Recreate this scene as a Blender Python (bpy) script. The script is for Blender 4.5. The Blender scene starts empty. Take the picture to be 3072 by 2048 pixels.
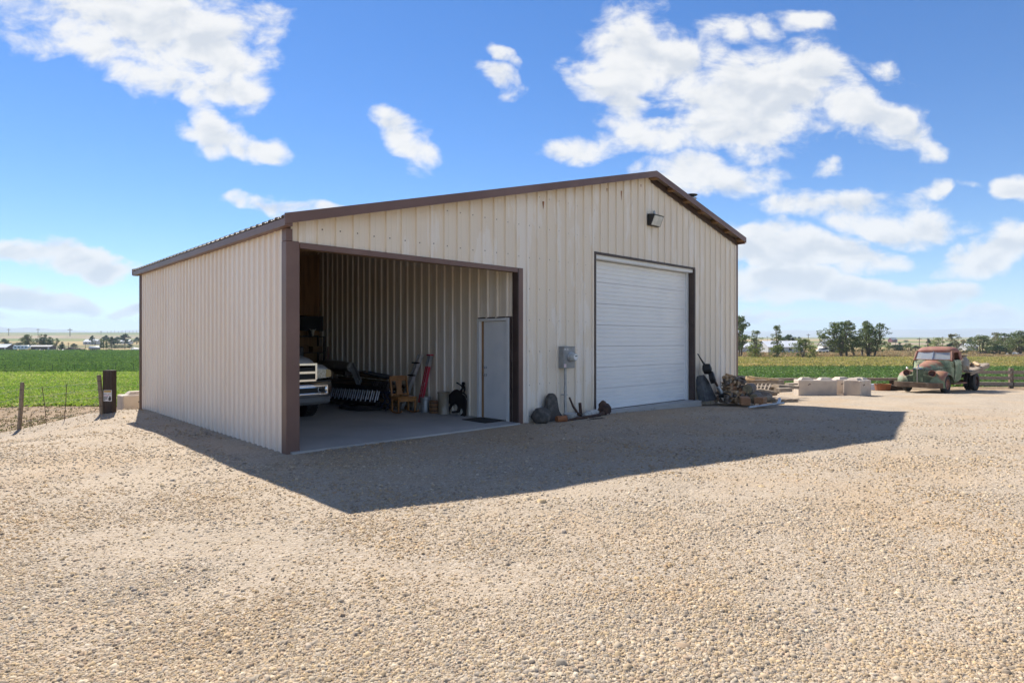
import bpy, math, random
import numpy as np
from mathutils import Matrix, Vector, noise as mnoise
random.seed(7); RNG = np.random.default_rng(11)
SC = bpy.context.scene
COL = SC.collection
R = math.radians

# ------------------------------------------------------------------ camera
CAM = Vector((-3.805, -8.869, 1.65))
FW = Vector((.6895, .7243, 0)).normalized()
RT = Vector((FW.y, -FW.x, 0))
F = 1815.6                                   # focal length in pixels of the 3072 wide photograph
cd = bpy.data.cameras.new('camera'); cam = bpy.data.objects.new('camera', cd); COL.objects.link(cam)
cam.location = CAM
cam.rotation_euler = (R(90), 0, math.atan2(-FW.x, FW.y))
cd.sensor_width = 36; cd.lens = F / 3072 * 36; cd.clip_start = .05; cd.clip_end = 40000
SC.camera = cam

# ------------------------------------------------------------------ light and exposure
SUN_EL = R(46.3); SUN_AZ = math.atan2(.225, .957)      # towards +y, a little +x: behind the building
sl = bpy.data.lights.new('sun', 'SUN'); so = bpy.data.objects.new('sun', sl); COL.objects.link(so)
sl.energy = 3.4; sl.angle = R(.53); sl.color = (1, .94, .85)
sdir = Vector((math.sin(SUN_AZ) * math.cos(SUN_EL), math.cos(SUN_AZ) * math.cos(SUN_EL), math.sin(SUN_EL)))
so.rotation_euler = sdir.to_track_quat('Z', 'Y').to_euler(); so.location = (20, 60, 60)
SC.view_settings.view_transform = 'Standard'; SC.view_settings.look = 'None'
SC.view_settings.exposure = 1.30; SC.view_settings.gamma = 1; SC.view_settings.use_curve_mapping = False
SC.render.engine = 'CYCLES'

# ------------------------------------------------------------------ sky with clouds
W = bpy.data.worlds.new('World'); SC.world = W; W.use_nodes = True
wn = W.node_tree.nodes; wl = W.node_tree.links; wn.clear()
def nd(nt, typ, **kw):
    n = nt.nodes.new(typ)
    for k, v in kw.items():
        if k.startswith('i_'): n.inputs[int(k[2:])].default_value = v
        else: setattr(n, k, v)
    return n
CLOUDS = [  # centre px, radii px, tilt (deg), strength
    (330, 60, 330, 130, 8, 1.0), (560, 95, 270, 150, 10, 1.25), (690, 150, 150, 110, 20, 1.0), (640, 262, 160, 60, 12, 1.0), (560, 290, 120, 50, 35, .8), (400, 210, 180, 60, 30, .65),
    (680, 400, 130, 60, 25, 1.0), (770, 445, 80, 45, 20, .9), (560, 410, 60, 25, 0, .5),
    (1190, 410, 80, 60, 35, 1.0), (1240, 460, 60, 55, 20, .9), (1480, 230, 45, 60, -40, .85), (1520, 165, 22, 40, -20, .6),
    (1880, 160, 150, 140, 0, 1.3), (1990, 190, 110, 110, 0, 1.1), (1800, 240, 110, 80, 20, .9), (1850, 330, 110, 80, 30, 1.1), (1760, 440, 130, 50, -15, .9), (1930, 400, 140, 60, 10, .95),
    (2270, 300, 260, 130, 5, 1.35), (2400, 230, 180, 100, 10, 1.15), (2160, 400, 200, 80, 0, 1.1), (2520, 320, 170, 80, 15, 1.0), (2650, 370, 130, 60, 25, 1.05), (2760, 430, 70, 45, 35, .9),
    (2210, 90, 110, 55, 10, .85), (2320, 85, 70, 45, 0, .8), (2140, 150, 60, 80, 20, .6), (2430, 65, 90, 28, 15, .6), (2640, 205, 90, 30, 10, .55),
    (2060, 515, 150, 50, 5, 1.0), (2210, 530, 120, 45, 0, .95), (2230, 460, 60, 40, 0, .6),
    (2560, 610, 190, 50, 3, 1.0), (2400, 620, 130, 55, 10, .95), (2720, 680, 190, 50, 6, 1.0), (2640, 650, 220, 55, 6, .95),
    (2390, 755, 240, 75, 2, 1.7), (2560, 760, 180, 50, 4, 1.4), (2330, 705, 160, 45, 0, 1.3), (2480, 868, 340, 48, 2, 1.6), (2700, 875, 220, 34, 3, 1.3),
    (2990, 765, 150, 50, -18, 1.4), (3060, 710, 90, 50, -10, 1.0), (3062, 570, 60, 48, 0, 1.1), (2810, 560, 55, 28, -10, .8), (2940, 548, 60, 14, 0, .45), (2450, 505, 45, 20, 0, .5),
    (80, 750, 140, 42, 3, 1.3), (260, 790, 190, 40, 4, 1.4), (120, 900, 190, 36, 4, 1.6), (380, 925, 110, 20, 0, 1.2), (20, 950, 80, 14, 0, .6),
    (840, 612, 130, 26, 6, .9), (690, 598, 50, 20, 0, .7), (980, 615, 90, 20, 4, .75),
    (2960, 940, 270, 26, -2, 1.3), (2280, 935, 80, 18, 0, 1.3), (2750, 970, 420, 12, 0, .8),
]
g = bpy.data.node_groups.new('cloud_density', 'ShaderNodeTree')
g.interface.new_socket('P', in_out='INPUT', socket_type='NodeSocketVector')
g.interface.new_socket('D', in_out='OUTPUT', socket_type='NodeSocketFloat')
gi = nd(g, 'NodeGroupInput'); go = nd(g, 'NodeGroupOutput')
acc = None; P_ = gi.outputs[0]
def gm(op, a, b, c=None):
    n = nd(g, 'ShaderNodeMath', operation=op)
    for i, x in enumerate((a, b, c)):
        if x is None: continue
        if isinstance(x, (int, float)): n.inputs[i].default_value = x
        else: g.links.new(x, n.inputs[i])
    return n.outputs[0]
for ci, (cx, cy, rx, ry, tilt, amp) in enumerate(CLOUDS):
    if ci and ci % 6 == 0:                   # tie to the steps before, so that few values are alive at once
        tie = nd(g, 'ShaderNodeVectorMath', operation='MULTIPLY_ADD'); g.links.new(acc, tie.inputs[0]); tie.inputs[1].default_value = (1e-7,) * 3; g.links.new(gi.outputs[0], tie.inputs[2]); P_ = tie.outputs[0]
    c_, s_ = math.cos(-R(tilt)), math.sin(-R(tilt)); x0, y0 = (cx - 1536) / F, (1024 - cy) / F; qq = []
    for (a_, b_), r_ in (((c_, s_), rx * 1.12 / F), ((-s_, c_), ry * 1.12 / F)):
        dn = nd(g, 'ShaderNodeVectorMath', operation='DOT_PRODUCT'); g.links.new(P_, dn.inputs[0]); dn.inputs[1].default_value = (a_ / r_, b_ / r_, -(a_ * x0 + b_ * y0) / r_); qq.append(dn.outputs['Value'])
    q2 = gm('MULTIPLY_ADD', qq[1], qq[1], gm('MULTIPLY', qq[0], qq[0]))
    fl_ = gm('MULTIPLY_ADD', q2, -.72 * amp, .72 * amp)
    acc = fl_ if acc is None else gm('SMOOTH_MAX', acc, fl_, .1)
ac = gm('MAXIMUM', acc, -.8)
g.links.new(ac, go.inputs[0])

NT = W.node_tree
def mth(op, a, b=None, c=None, clamp=False, nt=NT):
    n = nd(nt, 'ShaderNodeMath', operation=op, use_clamp=clamp)
    for i, x in enumerate((a, b, c)):
        if x is None: continue
        if isinstance(x, (int, float)): n.inputs[i].default_value = x
        else: nt.links.new(x, n.inputs[i])
    return n.outputs[0]
tc = nd(NT, 'ShaderNodeTexCoord'); DIR = tc.outputs['Generated']
def dot(v):
    n = nd(NT, 'ShaderNodeVectorMath', operation='DOT_PRODUCT'); wl.new(DIR, n.inputs[0]); n.inputs[1].default_value = v; return n.outputs['Value']
df = dot(FW); dr = dot(RT); dz = dot((0, 0, 1))
dfs = mth('MAXIMUM', df, .05)
cu = mth('DIVIDE', dr, dfs); cw = mth('DIVIDE', dz, dfs)
def vec(x, y, z=0.):
    n = nd(NT, 'ShaderNodeCombineXYZ')
    for i, s in enumerate((x, y, z)):
        if isinstance(s, (int, float)): n.inputs[i].default_value = s
        else: wl.new(s, n.inputs[i])
    return n.outputs[0]
def cloud(p):
    n = nd(NT, 'ShaderNodeGroup'); n.node_tree = g; wl.new(p, n.inputs[0]); return n.outputs[0]
def fbm(x, y, sc, det, ro, dist=.3):
    n = nd(NT, 'ShaderNodeTexNoise', noise_dimensions='2D'); n.inputs['Scale'].default_value = sc; n.inputs['Detail'].default_value = det; n.inputs['Roughness'].default_value = ro; n.inputs['Distortion'].default_value = dist
    wl.new(vec(x, mth('MULTIPLY', y, 1.6)), n.inputs['Vector']); return n.outputs['Fac']
wn_ = nd(NT, 'ShaderNodeTexNoise', noise_dimensions='2D'); wn_.inputs['Scale'].default_value = 6.; wn_.inputs['Detail'].default_value = 3; wl.new(vec(cu, mth('MULTIPLY', cw, 1.4)), wn_.inputs['Vector'])
wsx = nd(NT, 'ShaderNodeSeparateColor'); wl.new(wn_.outputs['Color'], wsx.inputs[0])
DB = cloud(vec(mth('ADD', cu, mth('MULTIPLY_ADD', wsx.outputs[0], .13, -.065)), mth('ADD', cw, mth('MULTIPLY_ADD', wsx.outputs[1], .075, -.0375)), 1.))
N0 = fbm(cu, cw, 11., 8, .6, .2)
D0 = mth('ADD', DB, mth('MULTIPLY_ADD', N0, 2.3, -1.13))
N1 = fbm(mth('ADD', cu, -.006), mth('ADD', cw, .018), 11., 3, .5, .2)     # a little towards the sun: how much cloud lies above
# clouds outside the photographed part of the sky: the same kind of cumulus, by noise
zz = mth('ADD', mth('MAXIMUM', dz, 0), .18)
gn = nd(NT, 'ShaderNodeTexNoise'); gn.inputs['Scale'].default_value = 1.3; gn.inputs['Detail'].default_value = 8; gn.inputs['Roughness'].default_value = .58
px_ = nd(NT, 'ShaderNodeVectorMath', operation='DIVIDE'); wl.new(DIR, px_.inputs[0]); wl.new(vec(zz, zz, zz), px_.inputs[1]); wl.new(px_.outputs[0], gn.inputs['Vector'])
DG = mth('MULTIPLY_ADD', gn.outputs['Fac'], 6., -3.12)  # unseen cloud cover raised to brighten the shaded walls
inside = mth('MULTIPLY', mth('SUBTRACT', 1.5, mth('ABSOLUTE', cu), clamp=True), mth('SUBTRACT', 1.2, cw, clamp=True))
inside = mth('MULTIPLY', mth('MULTIPLY', inside, 2., clamp=True), mth('GREATER_THAN', df, .1))
def mixf(f, a, b): return mth('ADD', mth('MULTIPLY', f, b), mth('MULTIPLY', mth('SUBTRACT', 1, f), a))
D = mixf(inside, DG, D0)
mr = nd(NT, 'ShaderNodeMapRange', interpolation_type='SMOOTHSTEP'); wl.new(D, mr.inputs[0]); mr.inputs[1].default_value = -.14; mr.inputs[2].default_value = .70
alpha = mth('MULTIPLY', mr.outputs[0], mth('MULTIPLY_ADD', dz, 30, .4, clamp=True))
alpha = mth('MULTIPLY', alpha, .96)
shv = mth('ADD', mth('MULTIPLY', mth('SUBTRACT', N1, N0), 1.1), mth('MULTIPLY_ADD', DB, .75, mth('MULTIPLY_ADD', N1, 1.3, -.70)))
sh = nd(NT, 'ShaderNodeMapRange', interpolation_type='SMOOTHSTEP'); wl.new(shv, sh.inputs[0]); sh.inputs[1].default_value = .15; sh.inputs[2].default_value = 1.0
cc = nd(NT, 'ShaderNodeMix', data_type='RGBA'); wl.new(mth('MULTIPLY', sh.outputs[0], inside), cc.inputs[0])
CW = 3.05
cc.inputs[6].default_value = (CW * 1.0, CW * .99, CW * .975, 1); cc.inputs[7].default_value = (CW * .73, CW * .765, CW * .82, 1)
sky = nd(NT, 'ShaderNodeTexSky', sky_type='NISHITA', sun_disc=False); sky.sun_elevation = SUN_EL; sky.sun_rotation = SUN_AZ
sky.altitude = 900; sky.air_density = 1.0; sky.dust_density = .05; sky.ozone_density = 4.0
skg = nd(NT, 'ShaderNodeHueSaturation'); skg.inputs['Saturation'].default_value = 1.25; skg.inputs['Hue'].default_value = .507; skg.inputs['Value'].default_value = .46; wl.new(sky.outputs[0], skg.inputs['Color'])
mx = nd(NT, 'ShaderNodeMix', data_type='RGBA'); wl.new(alpha, mx.inputs[0]); wl.new(skg.outputs[0], mx.inputs[6]); wl.new(cc.outputs[2], mx.inputs[7])
bg = nd(NT, 'ShaderNodeBackground'); bg.inputs[1].default_value = .13; wl.new(mx.outputs[2], bg.inputs[0])
wo = nd(NT, 'ShaderNodeOutputWorld'); wl.new(bg.outputs[0], wo.inputs[0])
W.cycles.sampling_method = 'MANUAL'; W.cycles.sample_map_resolution = 512

# ------------------------------------------------------------------ materials
MATS = {}
def mat(name, col, rough=.7, metal=0., col2=None, scale=3., stretch=(1, 1, 1), detail=5., lo=.4, hi=.62, bump=0., bscale=None, spec=.5,
        col3=None, scale3=1., lo3=.55, hi3=.65, attr=None, alpha=None, trans=0.):
    """procedural principled material: base colour, a noise mixed second colour, a third (stain) colour, bump"""
    if name in MATS: return MATS[name]
    m = bpy.data.materials.new(name); m.use_nodes = True; nt = m.node_tree; b = nt.nodes['Principled BSDF']
    b.inputs['Roughness'].default_value = rough; b.inputs['Metallic'].default_value = metal; b.inputs['Specular IOR Level'].default_value = spec
    b.inputs['Base Color'].default_value = (*col, 1)
    if trans: b.inputs['Transmission Weight'].default_value = trans
    tcn = nd(nt, 'ShaderNodeTexCoord'); mp = nd(nt, 'ShaderNodeMapping'); mp.inputs[3].default_value = stretch
    nt.links.new(tcn.outputs['Object'], mp.inputs[0])
    cur = None
    if attr:
        an = nd(nt, 'ShaderNodeVertexColor', layer_name=attr); cur = an.outputs[0]
    def layer(cur, base, c2, sc, l, h):
        nz = nd(nt, 'ShaderNodeTexNoise'); nz.inputs['Scale'].default_value = sc; nz.inputs['Detail'].default_value = detail; nz.inputs['Roughness'].default_value = .6
        nt.links.new(mp.outputs[0], nz.inputs['Vector'])
        r = nd(nt, 'ShaderNodeMapRange', interpolation_type='SMOOTHSTEP'); nt.links.new(nz.outputs['Fac'], r.inputs[0]); r.inputs[1].default_value = l; r.inputs[2].default_value = h
        mm = nd(nt, 'ShaderNodeMix', data_type='RGBA'); nt.links.new(r.outputs[0], mm.inputs[0])
        if cur is None: mm.inputs[6].default_value = (*base, 1)
        else: nt.links.new(cur, mm.inputs[6])
        mm.inputs[7].default_value = (*c2, 1)
        return mm.outputs[2]
    if col2: cur = layer(cur, col, col2, scale, lo, hi)
    if col3: cur = layer(cur, col, col3, scale3, lo3, hi3)
    if cur is not None: nt.links.new(cur, b.inputs['Base Color'])
    if bump:
        nb = nd(nt, 'ShaderNodeTexNoise'); nb.inputs['Scale'].default_value = bscale or scale * 3; nb.inputs['Detail'].default_value = 6
        nt.links.new(mp.outputs[0], nb.inputs['Vector'])
        bn = nd(nt, 'ShaderNodeBump'); bn.inputs['Strength'].default_value = 1; bn.inputs['Distance'].default_value = bump
        nt.links.new(nb.outputs['Fac'], bn.inputs['Height']); nt.links.new(bn.outputs[0], b.inputs['Normal'])
    MATS[name] = m
    return m

# ------------------------------------------------------------------ mesh helpers
class MB:
    def __init__(s): s.v = []; s.f = []
    def add(s, vs, fs):
        o = len(s.v); s.v += [tuple(p) for p in vs]; s.f += [tuple(i + o for i in f) for f in fs]; return s
    def bx(s, x0, x1, y0, y1, z0, z1, m=None):
        vs = [Vector(p) for p in ((x0, y0, z0), (x1, y0, z0), (x1, y1, z0), (x0, y1, z0), (x0, y0, z1), (x1, y0, z1), (x1, y1, z1), (x0, y1, z1))]
        if m: vs = [m @ p for p in vs]
        return s.add(vs, [(3, 2, 1, 0), (4, 5, 6, 7), (0, 1, 5, 4), (1, 2, 6, 5), (2, 3, 7, 6), (3, 0, 4, 7)])
    def bbox(s, x0, x1, y0, y1, z0, z1, b=.01, m=None):
        """box with chamfered edges"""
        rings = []
        for z, e in ((z0, b), (z0 + b, 0), (z1 - b, 0), (z1, b)):
            rings.append([Vector(p) for p in ((x0 + e + b * (e == 0), y0 + e, z), (x1 - e - b * (e == 0), y0 + e, z), (x1 - e, y0 + e + b * (e == 0), z), (x1 - e, y1 - e - b * (e == 0), z),
                                              (x1 - e - b * (e == 0), y1 - e, z), (x0 + e + b * (e == 0), y1 - e, z), (x0 + e, y1 - e - b * (e == 0), z), (x0 + e, y0 + e + b * (e == 0), z))])
        if m: rings = [[m @ p for p in r] for r in rings]
        return s.loft(rings)
    def loft(s, rings, cap=True, closed=True):
        n = len(rings[0]); vs = [p for r in rings for p in r]; fs = []
        for i in range(len(rings) - 1):
            for j in range(n if closed else n - 1):
                k = (j + 1) % n; fs.append((i * n + j, i * n + k, (i + 1) * n + k, (i + 1) * n + j))
        if cap and closed:
            fs.append(tuple(range(n - 1, -1, -1))); e = (len(rings) - 1) * n; fs.append(tuple(range(e, e + n)))
        return s.add(vs, fs)
    def tube(s, pts, r, n=8, cap=True):
        pts = [Vector(p) for p in pts]; rr = r if isinstance(r, (list, tuple)) else [r] * len(pts); rings = []
        up = None
        for i, p in enumerate(pts):
            t = (pts[min(i + 1, len(pts) - 1)] - pts[max(i - 1, 0)]).normalized()
            if up is None: up = Vector((0, 0, 1)) if abs(t.z) < .9 else Vector((1, 0, 0))
            a = t.cross(up).normalized(); b = a.cross(t).normalized(); up = b
            rings.append([p + (a * math.cos(k * 2 * math.pi / n) + b * math.sin(k * 2 * math.pi / n)) * rr[i] for k in range(n)])
        return s.loft(rings, cap)
    def lathe(s, prof, n=16, m=None, cap=True):
        rings = []
        for r, z in prof:
            rg = [Vector((r * math.cos(k * 2 * math.pi / n), r * math.sin(k * 2 * math.pi / n), z)) for k in range(n)]
            rings.append([m @ p for p in rg] if m else rg)
        return s.loft(rings, cap)
    def prism(s, poly, h, m=None):
        """extrude an xy polygon by h along z"""
        n = len(poly); vs = [Vector((x, y, 0)) for x, y in poly] + [Vector((x, y, h)) for x, y in poly]
        if m: vs = [m @ p for p in vs]
        return s.add(vs, [tuple(range(n - 1, -1, -1)), tuple(range(n, 2 * n))] + [(i, (i + 1) % n, n + (i + 1) % n, n + i) for i in range(n)])
    def bar(s, p0, p1, w, h, up=(0, 0, 1)):
        """rectangular bar from p0 to p1; w across, h along up"""
        p0, p1 = Vector(p0), Vector(p1); t = (p1 - p0).normalized(); a = t.cross(Vector(up)).normalized(); b = a.cross(t).normalized()
        rings = [[p + a * sx * w / 2 + b * sz * h / 2 for sx, sz in ((-1, -1), (1, -1), (1, 1), (-1, 1))] for p in (p0, p1)]
        return s.loft(rings)
    def xf(s, m):
        s.v = [tuple(m @ Vector(p)) for p in s.v]; return s
    def mesh(s, name, smooth=False):
        me = bpy.data.meshes.new(name); me.from_pydata(s.v, [], s.f); me.update()
        if smooth: me.shade_smooth(); me.set_sharp_from_angle(angle=R(smooth if smooth is not True else 40))
        return me
    def build(s, name, m, parent=None, smooth=False, world=False):
        if world and parent is not None:
            inv = WM[parent.name].inverted(); s.xf(inv)
        return obj(name, s.mesh(name, smooth), m, parent)
WM = {}
def obj(name, me, m, parent=None):
    o = bpy.data.objects.new(name, me); COL.objects.link(o)
    if m is not None and not me.materials: me.materials.append(m)
    if parent is not None: o.parent = parent
    WM[o.name] = WM[parent.name].copy() if parent is not None else Matrix()
    return o
def tag(o, label=None, cat=None, group=None, kind=None):
    for k, v in (('label', label), ('category', cat), ('group', group), ('kind', kind)):
        if v: o[k] = v
    return o
def thing(name, label, cat, loc=(0, 0, 0), rz=0, group=None, rot=None, scale=1):
    o = bpy.data.objects.new(name, None); COL.objects.link(o); o.empty_display_size = .2
    o.location = loc; o.rotation_euler = rot or (0, 0, rz); o.scale = (scale,) * 3
    WM[o.name] = Matrix.LocRotScale(Vector(loc), o.rotation_euler.copy(), o.scale.copy())
    return tag(o, label, cat, group)
def solo(mb, name, m, label, cat, group=None, smooth=False, origin=None):
    """a one-mesh thing given in world coordinates; its origin at its base"""
    P = np.array(mb.v); o = origin or (float(P[:, 0].mean()), float(P[:, 1].mean()), float(P[:, 2].min()))
    mb.xf(Matrix.Translation(-Vector(o))); ob = obj(name, mb.mesh(name, smooth), m); ob.location = o; WM[ob.name] = Matrix.Translation(Vector(o))
    return tag(ob, label, cat, group)
def dup(o, loc, rz=None, label=None, parent=None, scale=None):
    c = o.copy(); COL.objects.link(c); c.parent = parent
    if parent is None:
        c.location = loc
        if rz is not None: c.rotation_euler = (0, 0, rz)
        if scale: c.scale = scale if isinstance(scale, tuple) else (scale,) * 3
        if label: c['label'] = label
    for ch in list(o.children): dup(ch, None, parent=c)
    return c

# pixel helpers: a pixel gives a direction only, the distance comes from the plane or depth it is used with
def ray(u, v): return FW + RT * ((u - 1536) / F) + Vector((0, 0, (1024 - v) / F))
def onx(u, v, x): r = ray(u, v); return CAM + r * ((x - CAM.x) / r.x)
def ony(u, v, y): r = ray(u, v); return CAM + r * ((y - CAM.y) / r.y)
def onz(u, v, z=0.): r = ray(u, v); return CAM + r * ((z - CAM.z) / r.z)
def atd(u, v, d): return CAM + ray(u, v) * d
def cam2w(X, Y): p = CAM + RT * X + FW * Y; return p.x, p.y

# ------------------------------------------------------------------ terrain heights
def ss(a, b, x): t = np.clip((x - a) / (b - a), 0, 1); return t * t * (3 - 2 * t)
LT = np.array([(0, 0), (9, 0), (15, 0), (22, -.75), (60, -2.1), (97, -3.3), (333, -3.3), (430, -3.3), (700, -1), (1000, 5), (2000, 27), (3000, 47), (3400, 44), (5000, 10), (9000, 0)], float)
RTb = np.array([(0, 0), (14, 0), (23, -.38), (30, -.62), (87, -2.0), (150, -2.35), (300, -2.7), (450, -2.6), (1000, 1), (2000, 10), (3000, 22), (3400, 20), (5000, 5), (9000, 0)], float)
def terrain(x, y):
    x = np.asarray(x, float); y = np.asarray(y, float)
    dx = x - CAM.x; dy = y - CAM.y
    X = dx * RT.x + dy * RT.y; Y = dx * FW.x + dy * FW.y
    Rr = np.hypot(X, Y); ph = np.degrees(np.arctan2(X, Y))
    rr = Rr * np.where(np.abs(ph) < 50, np.cos(np.radians(np.clip(ph, -50, 50))), .643)
    zl = np.interp(rr, LT[:, 0], LT[:, 1]); zr = np.interp(rr, RTb[:, 0], RTb[:, 1])
    w = ss(-12, 14, ph); w = np.where(np.abs(ph) > 90, ss(0, 1, (180 - np.abs(ph)) / 90 * np.where(ph > 0, .5, -.5) + .5), w)
    z = zl * (1 - w) + zr * w
    # the gravel pad falls away left of and behind the building's back left corner
    z = z - .42 * ss(.1, 3.2, -x) * ss(3, 8.5, y) * (1 - ss(22, 40, Rr)) - .30 * ss(9.0, 11.0, y) * (1 - ss(2., 10., x)) * (1 - ss(20, 40, Rr))
    z = z - .03
    return z
def tz(x, y): return float(terrain(x, y))
def gp(u, d):
    """ground point on pixel column u at depth d"""
    p = CAM + ray(u, 1024) * d; return Vector((p.x, p.y, tz(p.x, p.y)))

# ================================================================== MATERIALS USED OFTEN
def leafmat(name, rough=.6, tr=.35):
    m = bpy.data.materials.new(name); m.use_nodes = True; nt = m.node_tree; b = nt.nodes['Principled BSDF']; out = nt.nodes['Material Output']
    an = nd(nt, 'ShaderNodeVertexColor', layer_name='col'); nt.links.new(an.outputs[0], b.inputs['Base Color']); b.inputs['Roughness'].default_value = rough; b.inputs['Specular IOR Level'].default_value = .3
    t = nd(nt, 'ShaderNodeBsdfTranslucent'); nt.links.new(an.outputs[0], t.inputs[0])
    mxs = nd(nt, 'ShaderNodeMixShader', i_0=tr); nt.links.new(b.outputs[0], mxs.inputs[1]); nt.links.new(t.outputs[0], mxs.inputs[2]); nt.links.new(mxs.outputs[0], out.inputs[0])
    return m
LEAF = leafmat('leaf')
m_wall = mat('painted_steel', (.82, .72, .585), .42, 0, col2=(.86, .785, .685), scale=1.7, stretch=(1, 1, .22), lo=.54, hi=.58, col3=(.66, .52, .36), scale3=9, lo3=.72, hi3=.8, bump=.0012, bscale=2.5)
m_wall2 = mat('painted_steel_side', (.83, .715, .61), .4, 0, col2=(.86, .765, .675), scale=.8, stretch=(1, 1, .3), lo=.4, hi=.7, bump=.001, bscale=2)
m_brown = mat('brown_trim', (.150, .083, .066), .45, 0, col2=(.195, .115, .093), scale=1.2, lo=.35, hi=.75, col3=(.2, .14, .115), scale3=14, lo3=.66, hi3=.78)
m_brownd = mat('dark_brown_trim', (.055, .035, .03), .5, 0, col2=(.075, .05, .042), scale=2)
m_white = mat('white_paint', (.80, .81, .80), .45, 0, col2=(.70, .71, .70), scale=1.3, lo=.45, hi=.75, col3=(.55, .54, .52), scale3=6, lo3=.7, hi3=.85)
m_doorw = mat('roll_door_paint', (.86, .86, .85), .4, 0, col2=(.80, .81, .81), scale=1.1, stretch=(1, 1, 2), lo=.4, hi=.75, col3=(.60, .59, .56), scale3=5, lo3=.7, hi3=.9)
m_galv = mat('galvanised_steel', (.45, .47, .48), .45, .6, col2=(.36, .37, .38), scale=6)
m_grey = mat('grey_enamel', (.30, .31, .32), .4, .1, col2=(.26, .27, .27), scale=8)
m_conc = mat('concrete', (.44, .43, .41), .85, 0, col2=(.36, .355, .34), scale=.9, lo=.35, hi=.7, col3=(.27, .27, .265), scale3=2.2, lo3=.62, hi3=.8, bump=.002, bscale=30)
m_block = mat('cast_concrete', (.56, .475, .385), .9, 0, col2=(.45, .375, .31), scale=2, lo=.4, hi=.7, col3=(.30, .27, .25), scale3=3.5, lo3=.6, hi3=.75, bump=.006, bscale=18)
m_wood = mat('weathered_timber', (.30, .22, .15), .8, 0, col2=(.21, .155, .105), scale=3, stretch=(1, 8, 8), lo=.4, hi=.65, bump=.002, bscale=20)
m_woodz = mat('weathered_post', (.27, .21, .15), .85, 0, col2=(.17, .13, .09), scale=3, stretch=(8, 8, .8), lo=.4, hi=.65, bump=.004, bscale=14)
m_framing = mat('rough_sawn_framing', (.30, .18, .09), .8, 0, col2=(.20, .115, .055), scale=2.5, stretch=(6, 1, 6), lo=.4, hi=.65)
m_ply = mat('plywood', (.34, .19, .085), .75, 0, col2=(.21, .11, .048), scale=2, stretch=(4, 4, .5), lo=.4, hi=.7)
m_tie = mat('creosoted_timber', (.070, .048, .035), .85, 0, col2=(.04, .028, .022), scale=4, stretch=(6, 6, .6), lo=.4, hi=.65, bump=.006, bscale=12)
m_rubber = mat('black_rubber', (.018, .018, .019), .75, 0, col2=(.03, .029, .028), scale=9)
m_black = mat('black_iron', (.012, .012, .013), .55, .1)
m_chrome = mat('chrome', (.75, .76, .78), .16, 1.)
m_alu = mat('aluminium', (.62, .63, .65), .35, .9, col2=(.5, .51, .52), scale=10)
m_rust = mat('rusty_iron', (.10, .052, .035), .85, .1, col2=(.055, .035, .03), scale=9, bump=.004, bscale=30)
m_glassd = mat('dark_glass', (.02, .025, .03), .06, 0, spec=.8)
m_dark = mat('dark_plastic', (.02, .021, .024), .5)
m_basalt = mat('dark_basalt', (.075, .068, .062), .9, 0, col2=(.13, .12, .105), scale=7, lo=.45, hi=.65, bump=.02, bscale=9)

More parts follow.
